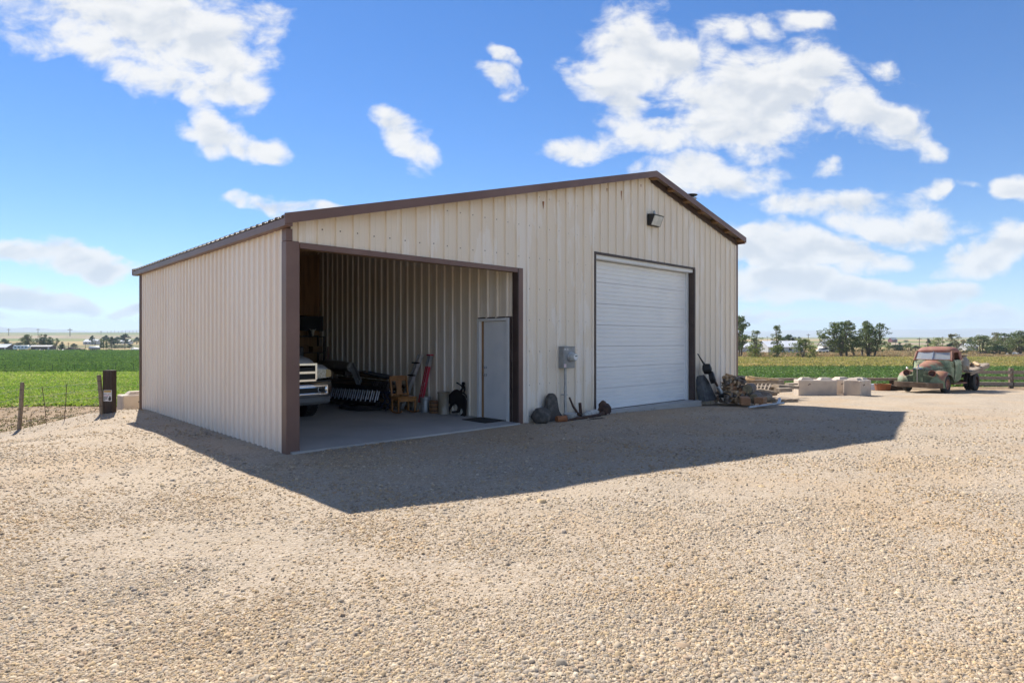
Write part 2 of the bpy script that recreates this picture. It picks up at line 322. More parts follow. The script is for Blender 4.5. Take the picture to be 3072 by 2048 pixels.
# ================================================================== GROUND
def ground_mat(name, c1, c2, sc, c3=None, sc3=1., stretch=(1, 1, 1), bump=0., bscale=10., lo=.38, hi=.62):
    return mat(name, c1, .95, 0, col2=c2, scale=sc, stretch=stretch, lo=lo, hi=hi, col3=c3, scale3=sc3, lo3=.5, hi3=.68, bump=bump, bscale=bscale, detail=7, spec=.1)
def gravel_material():
    m = bpy.data.materials.new('gravel'); m.use_nodes = True; nt = m.node_tree; b = nt.nodes['Principled BSDF']; b.inputs['Roughness'].default_value = .95; b.inputs['Specular IOR Level'].default_value = .15
    L = nt.links; tcn = nd(nt, 'ShaderNodeTexCoord'); P = tcn.outputs['Object']
    def nz(sc, det=6, ro=.6):
        n = nd(nt, 'ShaderNodeTexNoise'); n.inputs['Scale'].default_value = sc; n.inputs['Detail'].default_value = det; n.inputs['Roughness'].default_value = ro; L.new(P, n.inputs['Vector']); return n.outputs['Fac']
    def rng(x, a, bb, c=0., d=1.):
        r = nd(nt, 'ShaderNodeMapRange', interpolation_type='SMOOTHSTEP'); L.new(x, r.inputs[0]); r.inputs[1].default_value = a; r.inputs[2].default_value = bb; r.inputs[3].default_value = c; r.inputs[4].default_value = d; return r.outputs[0]
    def mix(f, a, c):
        n = nd(nt, 'ShaderNodeMix', data_type='RGBA')
        if isinstance(f, float): n.inputs[0].default_value = f
        else: L.new(f, n.inputs[0])
        for i, q in ((6, a), (7, c)):
            if isinstance(q, tuple): n.inputs[i].default_value = (*q, 1)
            else: L.new(q, n.inputs[i])
        return n.outputs[2]
    def vor(sc):
        v = nd(nt, 'ShaderNodeTexVoronoi'); v.inputs['Scale'].default_value = sc; v.inputs['Randomness'].default_value = 1.; L.new(P, v.inputs['Vector']); return v
    v1 = vor(26.); v2 = vor(60.)
    cr = nd(nt, 'ShaderNodeValToRGB'); sx = nd(nt, 'ShaderNodeSeparateColor'); L.new(v1.outputs['Color'], sx.inputs[0]); L.new(sx.outputs[0], cr.inputs[0])
    el = cr.color_ramp.elements; el[0].position = 0; el[0].color = (.17, .14, .11, 1); el[1].position = 1; el[1].color = (.60, .53, .45, 1)
    for p, c in ((.2, (.31, .245, .175)), (.45, (.40, .32, .23)), (.7, (.36, .31, .26)), (.88, (.46, .39, .31))):
        e = el.new(p); e.color = (*c, 1)
    cr2 = nd(nt, 'ShaderNodeValToRGB'); sx2 = nd(nt, 'ShaderNodeSeparateColor'); L.new(v2.outputs['Color'], sx2.inputs[0]); L.new(sx2.outputs[1], cr2.inputs[0])
    e2 = cr2.color_ramp.elements; e2[0].color = (.24, .19, .135, 1); e2[1].color = (.50, .42, .32, 1)
    dust = mix(rng(nz(.55), .35, .7), (.48, .375, .265), (.44, .36, .27))
    dust = mix(rng(nz(.16), .52, .7), dust, (.49, .38, .26))
    peb = mix(rng(nz(90, 2), .45, .6), cr2.outputs[0], cr.outputs[0])
    lm = nd(nt, 'ShaderNodeMapping'); lm.inputs[2].default_value = (0, 0, R(51)); lm.inputs[3].default_value = (.10, .75, 1); L.new(P, lm.inputs[0])
    ln_ = nd(nt, 'ShaderNodeTexNoise'); ln_.inputs['Scale'].default_value = 1.; ln_.inputs['Detail'].default_value = 4; L.new(lm.outputs[0], ln_.inputs['Vector'])
    lane = rng(ln_.outputs['Fac'], .50, .64)
    patch0 = rng(nz(.8, 5, .65), .40, .60, .55, .92)
    pm = nd(nt, 'ShaderNodeMath', operation='MULTIPLY'); L.new(patch0, pm.inputs[0]); L.new(rng(ln_.outputs['Fac'], .50, .64, 1., .68), pm.inputs[1]); patch = pm.outputs[0]
    dust = mix(lane, dust, (.47, .375, .27))
    c = mix(patch, dust, peb)
    c = mix(rng(nz(260, 2), .62, .75, 0, .7), c, (.16, .125, .09))
    c = mix(rng(nz(.38, 4, .6), .48, .66, 0, .5), c, (.43, .30, .175))
    c = mix(rng(nz(17, 4, .7), .50, .64, 0, .62), c, (.33, .27, .20)); c = mix(rng(nz(38, 3, .7), .56, .66, 0, .55), c, (.60, .52, .42))
    L.new(c, b.inputs['Base Color'])
    def math_(op, a, bb):
        n = nd(nt, 'ShaderNodeMath', operation=op)
        for i, q in enumerate((a, bb)):
            if isinstance(q, (int, float)): n.inputs[i].default_value = q
            else: L.new(q, n.inputs[i])
        return n.outputs[0]
    h = math_('ADD', math_('MULTIPLY', rng(v1.outputs['Distance'], .0, .75, 1., 0.), patch), math_('MULTIPLY', rng(v2.outputs['Distance'], 0, .7, .45, 0.), .8))
    h = math_('ADD', h, math_('MULTIPLY', nz(12, 5), .9))
    bn = nd(nt, 'ShaderNodeBump'); bn.inputs['Strength'].default_value = 1.; bn.inputs['Distance'].default_value = .0095; L.new(h, bn.inputs['Height']); L.new(bn.outputs[0], b.inputs['Normal'])
    return m
m_gravel = gravel_material()
m_dirt = ground_mat('bare_dirt', (.36, .26, .17), (.26, .19, .12), 1.2, (.20, .15, .10), 2.5, (1, 3, 1), .03, 6)
m_pasture = ground_mat('pasture_grass', (.22, .31, .05), (.29, .35, .07), .5, (.36, .34, .14), .25, (1, 1, 1), .05, 3)
m_alf = ground_mat('alfalfa', (.06, .14, .03), (.08, .165, .035), .12, (.07, .15, .04), .05, bump=.15, bscale=1.5)
m_lawn = ground_mat('green_crop', (.09, .16, .035), (.12, .19, .045), .12, (.08, .14, .04), .3, bump=.08, bscale=2)
m_soy = ground_mat('ripening_soybeans', (.33, .28, .08), (.25, .24, .07), .35, (.40, .31, .12), .12, bump=.1, bscale=1.5)
m_dry = ground_mat('dry_grass', (.42, .31, .17), (.35, .27, .14), .05, (.26, .22, .10), .03, (1, 1, 1), .2, .8)
m_f1 = ground_mat('far_field_mown', (.36, .27, .13), (.13, .17, .05), .006, (.25, .20, .10), .011, (1, 1, 1), lo=.47, hi=.53)
m_f2 = ground_mat('far_field_green', (.14, .18, .055), (.34, .26, .13), .004, (.10, .14, .045), .009, (1, 1, 1), lo=.47, hi=.53)
m_f3 = ground_mat('far_hillside', (.15, .18, .065), (.30, .24, .12), .003, (.11, .15, .05), .005, (1, 1, 1), lo=.5, hi=.56)
m_brush = ground_mat('brush', (.17, .16, .08), (.30, .23, .12), .012, (.10, .12, .055), .02, lo=.47, hi=.55)
m_tan = ground_mat('stubble', (.42, .31, .15), (.33, .25, .12), .008, (.20, .20, .08), .012, lo=.45, hi=.55)
m_olive2 = ground_mat('olive_crop', (.15, .18, .06), (.21, .21, .08), .008, (.12, .16, .05), .004, lo=.45, hi=.55)
m_pink = ground_mat('fallow', (.36, .27, .19), (.26, .22, .14), .008, (.16, .16, .08), .014, lo=.47, hi=.55)
m_f4 = ground_mat('far_plain', (.25, .25, .14), (.3, .27, .17), .001)

phis = np.unique(np.concatenate([np.arange(-180, -50, 5.), np.arange(-50, 50.01, .5), np.arange(50, 180.1, 5.)]))
def bounds(p):
    c = math.cos(R(min(abs(p), 50))); a = R(p)
    diry = math.cos(a) * FW.y + math.sin(a) * RT.y
    edge_l = (9.35 - CAM.y) / diry if diry > .3 else 60
    edge_l = min(edge_l, 30)
    w = float(ss(-10, 12, p)) if abs(p) < 90 else 1.
    def mixb(l, r): return math.exp(math.log(l / c) * (1 - w) + math.log(r / c) * w)
    g0 = edge_l * (1 - w) + 27.5 / c * w
    return [.02, g0, max(mixb(25.5, 31), g0 + .5), mixb(97, 87), mixb(335, 150), mixb(440, 300), mixb(620, 430), mixb(850, 600), mixb(1080, 800), mixb(1450, 1150), mixb(2100, 1800), mixb(3300, 3300), 11000.]
BND = np.array([bounds(p) for p in phis])
ZROWS = [150, 8, 26, 18, 10, 6, 6, 6, 6, 6, 6, 6]
ZN = [('gravel_yard', m_gravel, 'gravel_yard', m_gravel), ('dirt_strip', m_dirt, 'dirt_verge', m_dirt), ('pasture', m_pasture, 'green_field', m_lawn), ('hayfield', m_alf, 'soybean_field', m_soy),
      ('farmyard_ground', m_dry, 'dry_grassland', m_dry), ('brush_field', m_brush, 'stubble_field', m_tan), ('stubble_field', m_tan, 'grain_field', m_olive2), ('far_field', m_olive2, 'fallow_field', m_pink), ('fallow_field', m_pink, 'far_field', m_olive2), ('far_pasture', m_f3, 'far_stubble', m_tan), ('hillside', m_f3, 'hillside', m_f3), ('plain', m_f4, 'plain', m_f4)]
def zone_mesh(k, sel):
    nr = ZROWS[k]; ph = phis[sel]; b0 = BND[sel, k]; b1 = BND[sel, k + 1]
    if k == 0:
        t = np.linspace(0, 1, nr + 1); rr = b0[None] * (b1 / b0)[None] ** t[:, None]
        rr[0] = .02; 
        rr = np.maximum.accumulate(rr, 0)
        lin = np.linspace(0, 1, nr + 1) ** 1.6
        rr = b0[None] + (b1 - b0)[None] * lin[:, None]
    else:
        t = np.linspace(0, 1, nr + 1); rr = b0[None] * (b1 / b0)[None] ** t[:, None]
    a = np.radians(ph)[None]; X = rr * np.sin(a); Y = rr * np.cos(a)
    x = CAM.x + X * RT.x + Y * FW.x; y = CAM.y + X * RT.y + Y * FW.y
    z = terrain(x, y)
    if k == 0:
        z = z.copy()
        inner = (x > -.6) & (x < 14.6) & (y > -.5) & (y < 9.3)
        for i in range(1, nr):
            for j in range(len(ph)):
                if not inner[i, j]: z[i, j] += .035 * mnoise.noise((x[i, j] * .45, y[i, j] * .45, 0)) + .016 * mnoise.noise((x[i, j] * 1.9, y[i, j] * 1.9, 3))
    n = len(ph); vs = np.stack([x, y, z], -1).reshape(-1, 3)
    i, j = np.meshgrid(np.arange(nr), np.arange(n - 1), indexing='ij'); q = (i * n + j).ravel()
    fs = np.stack([q, q + 1, q + n + 1, q + n], -1)[:, ::-1]
    return vs.tolist(), fs.tolist()
def mk(name, vs, fs, m, smooth=True):
    me = bpy.data.meshes.new(name); me.from_pydata(vs, [], fs); me.update()
    if smooth: me.shade_smooth()
    return obj(name, me, m)
allc = np.arange(len(phis)); left = phis <= 0.01; right = phis >= -.01
v, f = zone_mesh(0, allc); tag(mk('gravel_yard', v, f, m_gravel), kind='structure')
for k in range(1, 12):
    for sel, nm, mm in ((left, ZN[k][0], ZN[k][1]), (right, ZN[k][2], ZN[k][3])):
        v, f = zone_mesh(k, np.nonzero(sel)[0]); tag(mk(nm, v, f, mm), kind='structure')
# mountains far behind, to the left and to the right
m_mtn = ground_mat('mountain_slopes', (.36, .31, .25), (.26, .23, .20), .0009, (.42, .37, .30), .0006, bump=30, bscale=.002)
def mountains(name, p0, p1, hmin, hmax, seed, dist):
    ps = np.arange(p0, p1, .25); rows = [0, .35, .7, 1., 1.5]; vs = []
    for rI, t in enumerate(rows):
        for p in ps:
            r = dist + t * 1800; a = R(p); X = r * math.sin(a); Y = r * math.cos(a); x, y = cam2w(X, Y)
            hh = hmin + (hmax - hmin) * max(0, min(1, .5 + .62 * mnoise.fractal((p * .055 + seed, 0, 0), .8, 2.1, 3) + .10 * mnoise.fractal((p * .5 + seed, 1, 0), .8, 2.1, 3)))
            sh = [0, .42, .78, 1, .3][rI]; vs.append((x, y, -20 + (hh + 20) * sh + (1 - abs(2 * sh - 1)) * 60 * mnoise.noise((p * .8, t * 3, seed))))
    n = len(ps); fs = [(i * n + j + 1, i * n + j, (i + 1) * n + j, (i + 1) * n + j + 1) for i in range(len(rows) - 1) for j in range(n - 1)]
    tag(mk(name, vs, fs, m_mtn), kind='structure')
mountains('mountains', -62, 2, 130, 310, 3.3, 9200)
mountains('mountains', 1, 62, 130, 225, 8.1, 9200)

# ---- loose stones on the gravel: past counting, one object
def stones():
    n = 270000
    # uniform over the picture below the horizon: depth by 1/v, thinning with distance
    v = RNG.uniform(1215, 2120, n * 2) ; keep = RNG.random(n * 2) < ((v - 1180) / 900) ** .35; v = v[keep][:n]; n = len(v)
    Y = 1.65 * F / (v - 1024); u = RNG.uniform(-150, 3222, n); X = (u - 1536) / F * Y
    x = CAM.x + X * RT.x + Y * FW.x; y = CAM.y + X * RT.y + Y * FW.y
    gx = np.array([.8 * mnoise.noise((a * .8, b * .8, 5)) + .6 * mnoise.noise((a * 2.3, b * 2.3, 9)) + .9 * mnoise.noise(((a * .62 - b * .78) * .10, (a * .78 + b * .62) * .9, 2)) for a, b in zip(x, y)])
    ok = (RNG.random(n) < np.clip(.58 + gx * .85, .16, 1)) & ~((x > -.12) & (x < 14.5) & (y > -.16) & (y < 9.5)) & (y < 9.2)
    x, y, Y = x[ok], y[ok], Y[ok]; n = len(x)
    s = np.exp(RNG.normal(math.log(.0061), .45, n)) * np.clip(Y / 5., .9, 2.0); s = np.minimum(s, .021)
    big = RNG.random(n) < .003; s[big] *= 2.0
    z = terrain(x, y) + np.array([.035 * mnoise.noise((a * .45, b * .45, 0)) + .016 * mnoise.noise((a * 1.9, b * 1.9, 3)) for a, b in zip(x, y)])
    base = np.array([(-1, -1, -1), (1, -1, -1), (1, 1, -1), (-1, 1, -1), (-.62, -.62, 1), (.62, -.62, 1), (.62, .62, 1), (-.62, .62, 1)], float)
    V = np.repeat(base[None], n, 0) * RNG.uniform(.62, 1.15, (n, 8, 3)) * np.stack([RNG.uniform(.8, 1.5, n), RNG.uniform(.7, 1.1, n), RNG.uniform(.35, .62, n)], -1)[:, None, :]
    th = RNG.uniform(0, 6.283, n); c, sn = np.cos(th)[:, None], np.sin(th)[:, None]
    tx = RNG.normal(0, .22, n)[:, None]; ty = RNG.normal(0, .22, n)[:, None]
    Vz = V[..., 2] + tx * V[..., 0] + ty * V[..., 1]
    Vx = V[..., 0] * c - V[..., 1] * sn; Vy = V[..., 0] * sn + V[..., 1] * c
    V = np.stack([Vx * s[:, None] + x[:, None], Vy * s[:, None] + y[:, None], (Vz + .12) * s[:, None] + z[:, None]], -1).reshape(-1, 3)
    fb = np.array([(4, 5, 6, 7), (0, 1, 5, 4), (1, 2, 6, 5), (2, 3, 7, 6), (3, 0, 4, 7)])
    Fc = (fb[None] + (np.arange(n) * 8)[:, None, None]).reshape(-1, 4)
    me = bpy.data.meshes.new('gravel_stones'); me.vertices.add(len(V)); me.vertices.foreach_set('co', V.ravel()); nf = len(Fc)
    me.loops.add(nf * 4); me.loops.foreach_set('vertex_index', Fc.ravel()); me.polygons.add(nf); me.polygons.foreach_set('loop_start', np.arange(nf) * 4); me.update(); me.validate()
    pal = np.array([(.44, .34, .23), (.38, .295, .20), (.47, .385, .285), (.33, .28, .225), (.50, .42, .32), (.40, .30, .215), (.29, .24, .19), (.46, .35, .22), (.40, .335, .27)])
    wv = np.array([mnoise.noise((p_ * .42, q_ * .42, 17)) + .5 * mnoise.noise((p_ * 1.3, q_ * 1.3, 21)) for p_, q_ in zip(x, y)])
    cc_ = pal[RNG.integers(0, len(pal), n)] * RNG.uniform(.78, 1.18, (n, 1)); cc_ = cc_ * np.stack([1.03 + 0 * wv, 1 - .10 * np.clip(wv, -.3, 1), .93 - .24 * np.clip(wv, -.3, 1)], -1); cc_ = np.concatenate([cc_, np.ones((n, 1))], 1)
    a = me.color_attributes.new('col', 'FLOAT_COLOR', 'POINT'); a.data.foreach_set('color', np.repeat(cc_, 8, 0).ravel())
    tag(obj('gravel_stones', me, mat('stone', (.4, .3, .2), .9, attr='col', spec=.2)), label='loose pale tan and grey stones strewn over the gravel', cat='gravel', kind='stuff')
stones()

# ---- grass and crop tufts on the fields (stuff)
def blades(name, pts, h, w, cols, label, cat, per=4, lean=.35):
    n = len(pts); P = np.repeat(np.asarray(pts), per, 0); m = len(P); hh = np.repeat(h, per) * RNG.uniform(.5, 1.25, m); ww = np.repeat(w, per)
    th = RNG.uniform(0, 6.283, m); P[:, 0] += RNG.normal(0, 1, m) * ww * .9; P[:, 1] += RNG.normal(0, 1, m) * ww * .9
    dx = np.cos(th) * ww * .5; dy = np.sin(th) * ww * .5; lx = RNG.normal(0, lean, m) * hh; ly = RNG.normal(0, lean, m) * hh
    a = P + np.stack([-dx, -dy, -.01 * np.ones(m)], -1); b = P + np.stack([dx, dy, -.01 * np.ones(m)], -1); c = P + np.stack([lx + dx * .5, ly + dy * .5, hh], -1); d = P + np.stack([lx - dx * .4, ly - dy * .4, hh * .92], -1)
    V = np.stack([a, b, c, d], 1).reshape(-1, 3); Fc = np.arange(m * 4)
    me = bpy.data.meshes.new(name); me.vertices.add(m * 4); me.vertices.foreach_set('co', V.ravel()); me.loops.add(m * 4); me.loops.foreach_set('vertex_index', Fc); me.polygons.add(m); me.polygons.foreach_set('loop_start', np.arange(m) * 4); me.update(); me.validate()
    cl = np.asarray(cols)[RNG.integers(0, len(cols), n)]; pn = np.array([mnoise.noise((p_[0] * .09, p_[1] * .09, 3)) + .6 * mnoise.noise((p_[0] * .35, p_[1] * .35, 8)) for p_ in pts])
    cl = cl * np.stack([1 + .28 * pn, 1 + .16 * pn, 1 + .25 * pn], -1); hh *= np.repeat(np.clip(1 + .45 * pn, .5, 1.7), per); cl = np.repeat(cl, per, 0) * RNG.uniform(.7, 1.3, (m, 1)); cl = np.concatenate([cl, np.ones((m, 1))], 1)
    at = me.color_attributes.new('col', 'FLOAT_COLOR', 'POINT'); at.data.foreach_set('color', np.repeat(cl, 4, 0).ravel())
    return tag(obj(name, me, LEAF), label=label, cat=cat, kind='stuff')
def field_pts(n, u0, u1, y0, y1, pw=1.):
    Y = 1 / RNG.uniform(1 / y1 ** pw, 1 / y0 ** pw, n) ** (1 / pw); X = (RNG.uniform(u0, u1, n) - 1536) / F * Y
    x = CAM.x + X * RT.x + Y * FW.x; y = CAM.y + X * RT.y + Y * FW.y
    return np.stack([x, y, terrain(x, y)], -1), Y
p, Y = field_pts(26000, -200, 620, 25., 97.5, .8); blades('pasture_grass', p, .09 + .0012 * Y, .05 + .002 * Y, [(.30, .42, .05), (.36, .46, .07), (.22, .35, .05), (.44, .45, .16)], 'bright green cropped grass of the near pasture', 'grass', 4, .6)
p, Y = field_pts(15000, -200, 620, 97, 334, .6); blades('alfalfa', p, .35 + .0006 * Y, .3 + .0012 * Y, [(.12, .21, .04), (.15, .24, .05), (.125, .21, .055)], 'dark green even crop behind the thin metal fence posts', 'crop', 4, .3)
p, Y = field_pts(17000, 2150, 3250, 31, 87, .8); blades('green_crop', p, .12 + .001 * Y, .08 + .002 * Y, [(.13, .22, .045), (.17, .26, .06), (.11, .19, .05), (.15, .21, .07)], 'low green crop behind the concrete blocks and old truck', 'crop', 4, .5)
p, Y = field_pts(17000, 2150, 3250, 86, 150, .6); blades('soybean_plants', p, .35 + 0 * Y, .28 + 0 * Y, [(.46, .39, .11), (.38, .35, .10), (.52, .42, .17), (.30, .30, .09)], 'yellowing bean plants in a band beyond the green crop', 'crop', 4, .4)
p, Y = field_pts(7000, 2150, 3250, 150, 300, .5); blades('dry_weeds', p, .25 + 0 * Y, .4 + 0 * Y, [(.40, .30, .16), (.33, .26, .13), (.26, .22, .10), (.30, .18, .09)], 'dry tan weeds on the grassland before the trees', 'weeds', 4, .5)
p, Y = field_pts(1500, -100, 420, 15.5, 25.5, 1); blades('dirt_weeds', p, .04 + 0 * Y, .04 + 0 * Y, [(.20, .16, .10), (.26, .20, .12), (.14, .15, .05)], 'sparse dry weed stubble on the bare dirt by the fence', 'weeds', 4, .6)

# ================================================================== THE METAL BUILDING
LE, AP, RE = -.12, 9.46, 14.40                     # eave, ridge, eave (x)
ZL, ZA, ZR = 3.47, 5.94, 4.83
SL = (ZA - ZL) / (AP - LE); SR_ = (ZA - ZR) / (RE - AP)
def zroof(x): return ZL + (x - LE) * SL if x < AP else ZA - (x - AP) * SR_
BW, BD = 14.32, 8.90
bld = thing('shop_building', 'large cream ribbed metal shop with brown trim and an open left bay', 'building', (0, 0, 0))
def rib_profile(length, pitch, rise, off=0.):
    """(distance along, height) of a ribbed sheet; minor ribs between the major ones"""
    pts = []; k = -1
    while True:
        c = off + k * pitch
        if c - .05 > length: break
        for d, h in ((-.038, 0), (-.024, rise), (.024, rise), (.038, 0)): pts.append((c + d, h))
        for q in (1 / 3, 2 / 3):
            m_ = c + pitch * q
            for d, h in ((-.018, 0), (-.008, .0045), (.008, .0045), (.018, 0)): pts.append((m_ + d, h))
        k += 1
    out = []
    for i, (s_, h) in enumerate(pts):
        if s_ < 0 and i + 1 < len(pts) and pts[i + 1][0] > 0:
            a, b = pts[i], pts[i + 1]; out.append((0., a[1] + (b[1] - a[1]) * (0 - a[0]) / (b[0] - a[0])))
        elif 0 <= s_ <= length: out.append((s_, h))
        elif s_ > length:
            a = out[-1]
            if a[0] < length: out.append((length, a[1] + (h - a[1]) * (length - a[0]) / (s_ - a[0])))
            break
    return out
def cut(prof, at):
    out = []
    for i, (s_, h) in enumerate(prof):
        if i and prof[i - 1][0] < at < s_:
            a = prof[i - 1]; out.append((at, a[1] + (h - a[1]) * (at - a[0]) / (s_ - a[0])))
        out.append((s_, h))
    return out
def wall(P0, d, nrm, length, pitch, rise, zbot, ztop, openings, m, name='wall_panel', off=0., sheet=3, parent=None):
    P0 = Vector(P0); d = Vector(d); nrm = Vector(nrm); prof = rib_profile(length, pitch, rise, off)
    for a, b, _ in openings: prof = cut(cut(prof, a), b)
    edges = [off + pitch * .5 + pitch * sheet * k for k in range(int(length / (pitch * sheet)) + 2)]
    edges = [0] + [e for e in edges if .2 < e < length - .1] + [length]
    for e in edges[1:-1]: prof = cut(prof, e)
    for e0, e1 in zip(edges[:-1], edges[1:]):
        mb = MB(); pr = [q for q in prof if e0 - 1e-6 <= q[0] <= e1 + 1e-6]
        lift = .0006 * (edges.index(e0) % 2)
        for (s0, h0), (s1, h1) in zip(pr[:-1], pr[1:]):
            mid = (s0 + s1) / 2; zb = zbot
            for a, b, zt in openings:
                if a <= mid <= b: zb = zt
            pts = [P0 + d * s_ + nrm * (h + lift) for s_, h in ((s0, h0), (s1, h1))]
            x0, x1 = pts
            vs = [(x0.x, x0.y, zb), (x1.x, x1.y, zb), (x1.x, x1.y, ztop(s1)), (x0.x, x0.y, ztop(s0))]
            if vs[2][2] > zb: mb.add(vs, [(0, 1, 2, 3)])
        if mb.f: mb.build(name, m, parent or bld)
OPH, DRH = 3.133, 3.678
wall((.05, 0, 0), (1, 0, 0), (0, -1, 0), BW - .09, .305, .036, -.32, lambda s_: zroof(s_ + .05) - .05, [(0, 4.75, OPH), (7.244, 11.654, DRH)], m_wall, off=.14)          # front
wall((0, .03, 0), (0, 1, 0), (-1, 0, 0), BD - .03, .229, .036, -.12, lambda s_: zroof(0) - .04, [], m_wall2, off=.12, sheet=4)                                      # left side
wall((4.78, .14, 0), (0, 1, 0), (-1, 0, 0), BD - .2, .305, .036, .004, lambda s_: zroof(4.78) - .06, [(0.05, 1.06, 2.10)], m_wall, off=.16)                           # inner wall of the open bay
wall((BW, .03, 0), (0, 1, 0), (1, 0, 0), BD - .03, .305, .036, -.3, lambda s_: zroof(BW) - .05, [], m_wall, off=.1)
wall((.03, BD, 0), (1, 0, 0), (0, 1, 0), BW - .06, .305, .036, -.4, lambda s_: zroof(s_ + .03) - .05, [], m_wall, off=.1)
# screw heads, too small to pick apart
def screws(P, d, nrm, length, pitch, off, rise, zs, ztop, skip, name='screws'):
    mb = MB(); P = Vector(P); d = Vector(d); n = Vector(nrm); up = Vector((0, 0, 1))
    s_ = off + pitch * .19
    while s_ < length:
        for z in zs:
            zz_ = z + random.uniform(-.012, .012)
            if zz_ > ztop(s_) - .06 or skip(s_, zz_): continue
            c = P + d * s_ + n * .001 + up * zz_; r = .0125
            mb.add([c + (d * math.cos(a) + up * math.sin(a)) * r + n * .006 * (1 if k else 1) for k, a in enumerate([i * math.pi / 3 for i in range(6)])] + [c + n * .009], [(i, (i + 1) % 6, 6) for i in range(6)])
        s_ += pitch
    tag(mb.build(name, mat('screw_head', (.16, .12, .095), .5, .2), bld), kind='stuff')
screws((0, .03, 0), (0, 1, 0), (-1, 0, 0), BD - .05, .229, .12, .022, (.08, .78, 1.45, 2.05, 2.65, 3.2), lambda s_: zroof(0) - .04, lambda a, b: False)
screws((.10, 0, 0), (1, 0, 0), (0, -1, 0), BW - .15, .305, .09, .03, (.1, .75, 1.45, 2.1, 2.75, 3.4, 4.05, 4.7, 5.3), lambda s_: zroof(s_ + .1) - .12, lambda a, b: (a < 4.72 and b < OPH + .05) or (7.15 < a < 11.65 and b < DRH + .05))
for x_, z_, w_, h_ in ((8.32, 5.32, .05, .24), (7.75, 5.28, .03, .08), (9.15, 5.62, .035, .07), (5.55, 4.62, .06, .16)):
    MB().prism([(-w_ / 2, 0), (w_ / 2, .01), (w_ * .35, -h_ * .4), (w_ * .1, -h_), (-w_ * .1, -h_ * .85), (-w_ * .4, -h_ * .3)], .001, Matrix.Translation((x_, -.0055, z_)) @ Matrix.Rotation(math.pi / 2, 4, 'X')).build('rust_stain', mat('rust_run', (.30, .13, .05), .8), bld)
# roof sheets
m_roof = mat('roof_steel', (.36, .29, .22), .45, .1, col2=(.30, .24, .19), scale=1.)
def roof_side(xa, za, xb, zb, m):
    y0, y1 = -.235, BD + .22; L_ = y1 - y0; prof = rib_profile(L_, .245, .028, .06); edges = list(np.arange(0, L_ - .3, .916)) + [L_]
    for e in edges[1:-1]: prof = cut(prof, float(e))
    sgn = 1 if xb > xa else -1; sl = (zb - za) / (xb - xa)
    for e0, e1 in zip(edges[:-1], edges[1:]):
        pr = [q for q in prof if e0 - 1e-6 <= q[0] <= e1 + 1e-6]; mb = MB(); n = len(pr)
        for t in np.linspace(0, 1, 2):
            for off in (0, -.004):
                for s_, h in pr: mb.v.append((xa + (xb - xa) * t, y0 + s_, za + (zb - za) * t + h + off))
        for j in range(n - 1):
            mb.f += [(j, j + 1, 2 * n + j + 1, 2 * n + j), (n + j + 1, n + j, 3 * n + j, 3 * n + j + 1), (j + 1, j, n + j, n + j + 1), (2 * n + j, 2 * n + j + 1, 3 * n + j + 1, 3 * n + j)]
        mb.build('roof_panel', m, bld)
roof_side(LE - .03, ZL - .03 * SL, AP, ZA, m_roof); roof_side(RE + .02, ZR - .02 * SR_, AP, ZA, m_roof)
MB().loft([[Vector((AP - .2, y, ZA + .028 - .2 * SL)), Vector((AP, y, ZA + .045)), Vector((AP + .2, y, ZA + .028 - .2 * SR_)), Vector((AP, y, ZA + .030))] for y in (-.27, BD + .24)]).build('ridge_cap', m_brown, bld)
def rake(x0, z0, x1, z1, y0, y1, h=.155, lift=.045):
    return MB().loft([[Vector((x, y, z + dz_)) for y, dz_ in ((y0, lift - h), (y1, lift - h), (y1, lift), (y0, lift))] for x, z in ((x0, z0), (x1, z1))])
rk = rake(LE - .03, ZL - .03 * SL, AP, ZA, -.275, -.25).build('rake_trim', m_brown, bld)
rake(AP + .001, ZA, RE + .03, ZR - .03 * SR_, -.275, -.25).build('rake_trim', m_brown, bld)
rake(LE - .03, ZL - .03 * SL, AP, ZA, BD + .235, BD + .26).build('rake_trim', m_brown, bld); rake(AP + .001, ZA, RE + .03, ZR - .03 * SR_, BD + .235, BD + .26).build('rake_trim', m_brown, bld)
MB().bx(LE - .02, -.026, -.248, BD + .233, ZL - .135, ZL - .025).build('eave_trim', m_brown, bld)
MB().bx(BW + .034, RE + .01, -.248, BD + .233, ZR - .15, ZR - .03).build('eave_trim', m_brown, bld)
# soffit strip and purlin ends under the front overhang, right and left of the ridge
for xa, za, xb, zb, n in ((AP, ZA, RE, ZR, 6), (LE, ZL, AP, ZA, 10)):
    for k in range(n + 1):
        t = (k + .15) / (n + .3); x = xa + (xb - xa) * t; z = za + (zb - za) * t; sl = (zb - za) / (xb - xa)
        MB().bx(-.06, .06, -.245 if xa > 5 else .02, 8.6, -.105, -.022, Matrix.Translation((x, 0, z)) @ Matrix.Rotation(-math.atan(sl), 4, 'Y')).build('purlin', m_framing, bld)
    mb = MB().loft([[Vector((x, y, z + d_)) for y, d_ in ((-.056, -.20), (-.040, -.20), (-.040, -.045), (-.056, -.045))] for x, z in ((xa + .1 * (xa > 5), za), (xb - .14 * (xb > 12), zb))])
    if xa > 5: mb.build('wall_cap_trim', m_brownd, bld)
# rafters of the open bay
for y in (.35, 2.6, 4.9, 7.2, 8.75):
    mb = MB().loft([[Vector((x, y + dy_, zroof(x) - .14 - dz_)) for dy_, dz_ in ((-.03, .24), (.03, .24), (.03, 0), (-.03, 0))] for x in (.05, 4.70)]); mb.build('rafter', m_framing, bld)
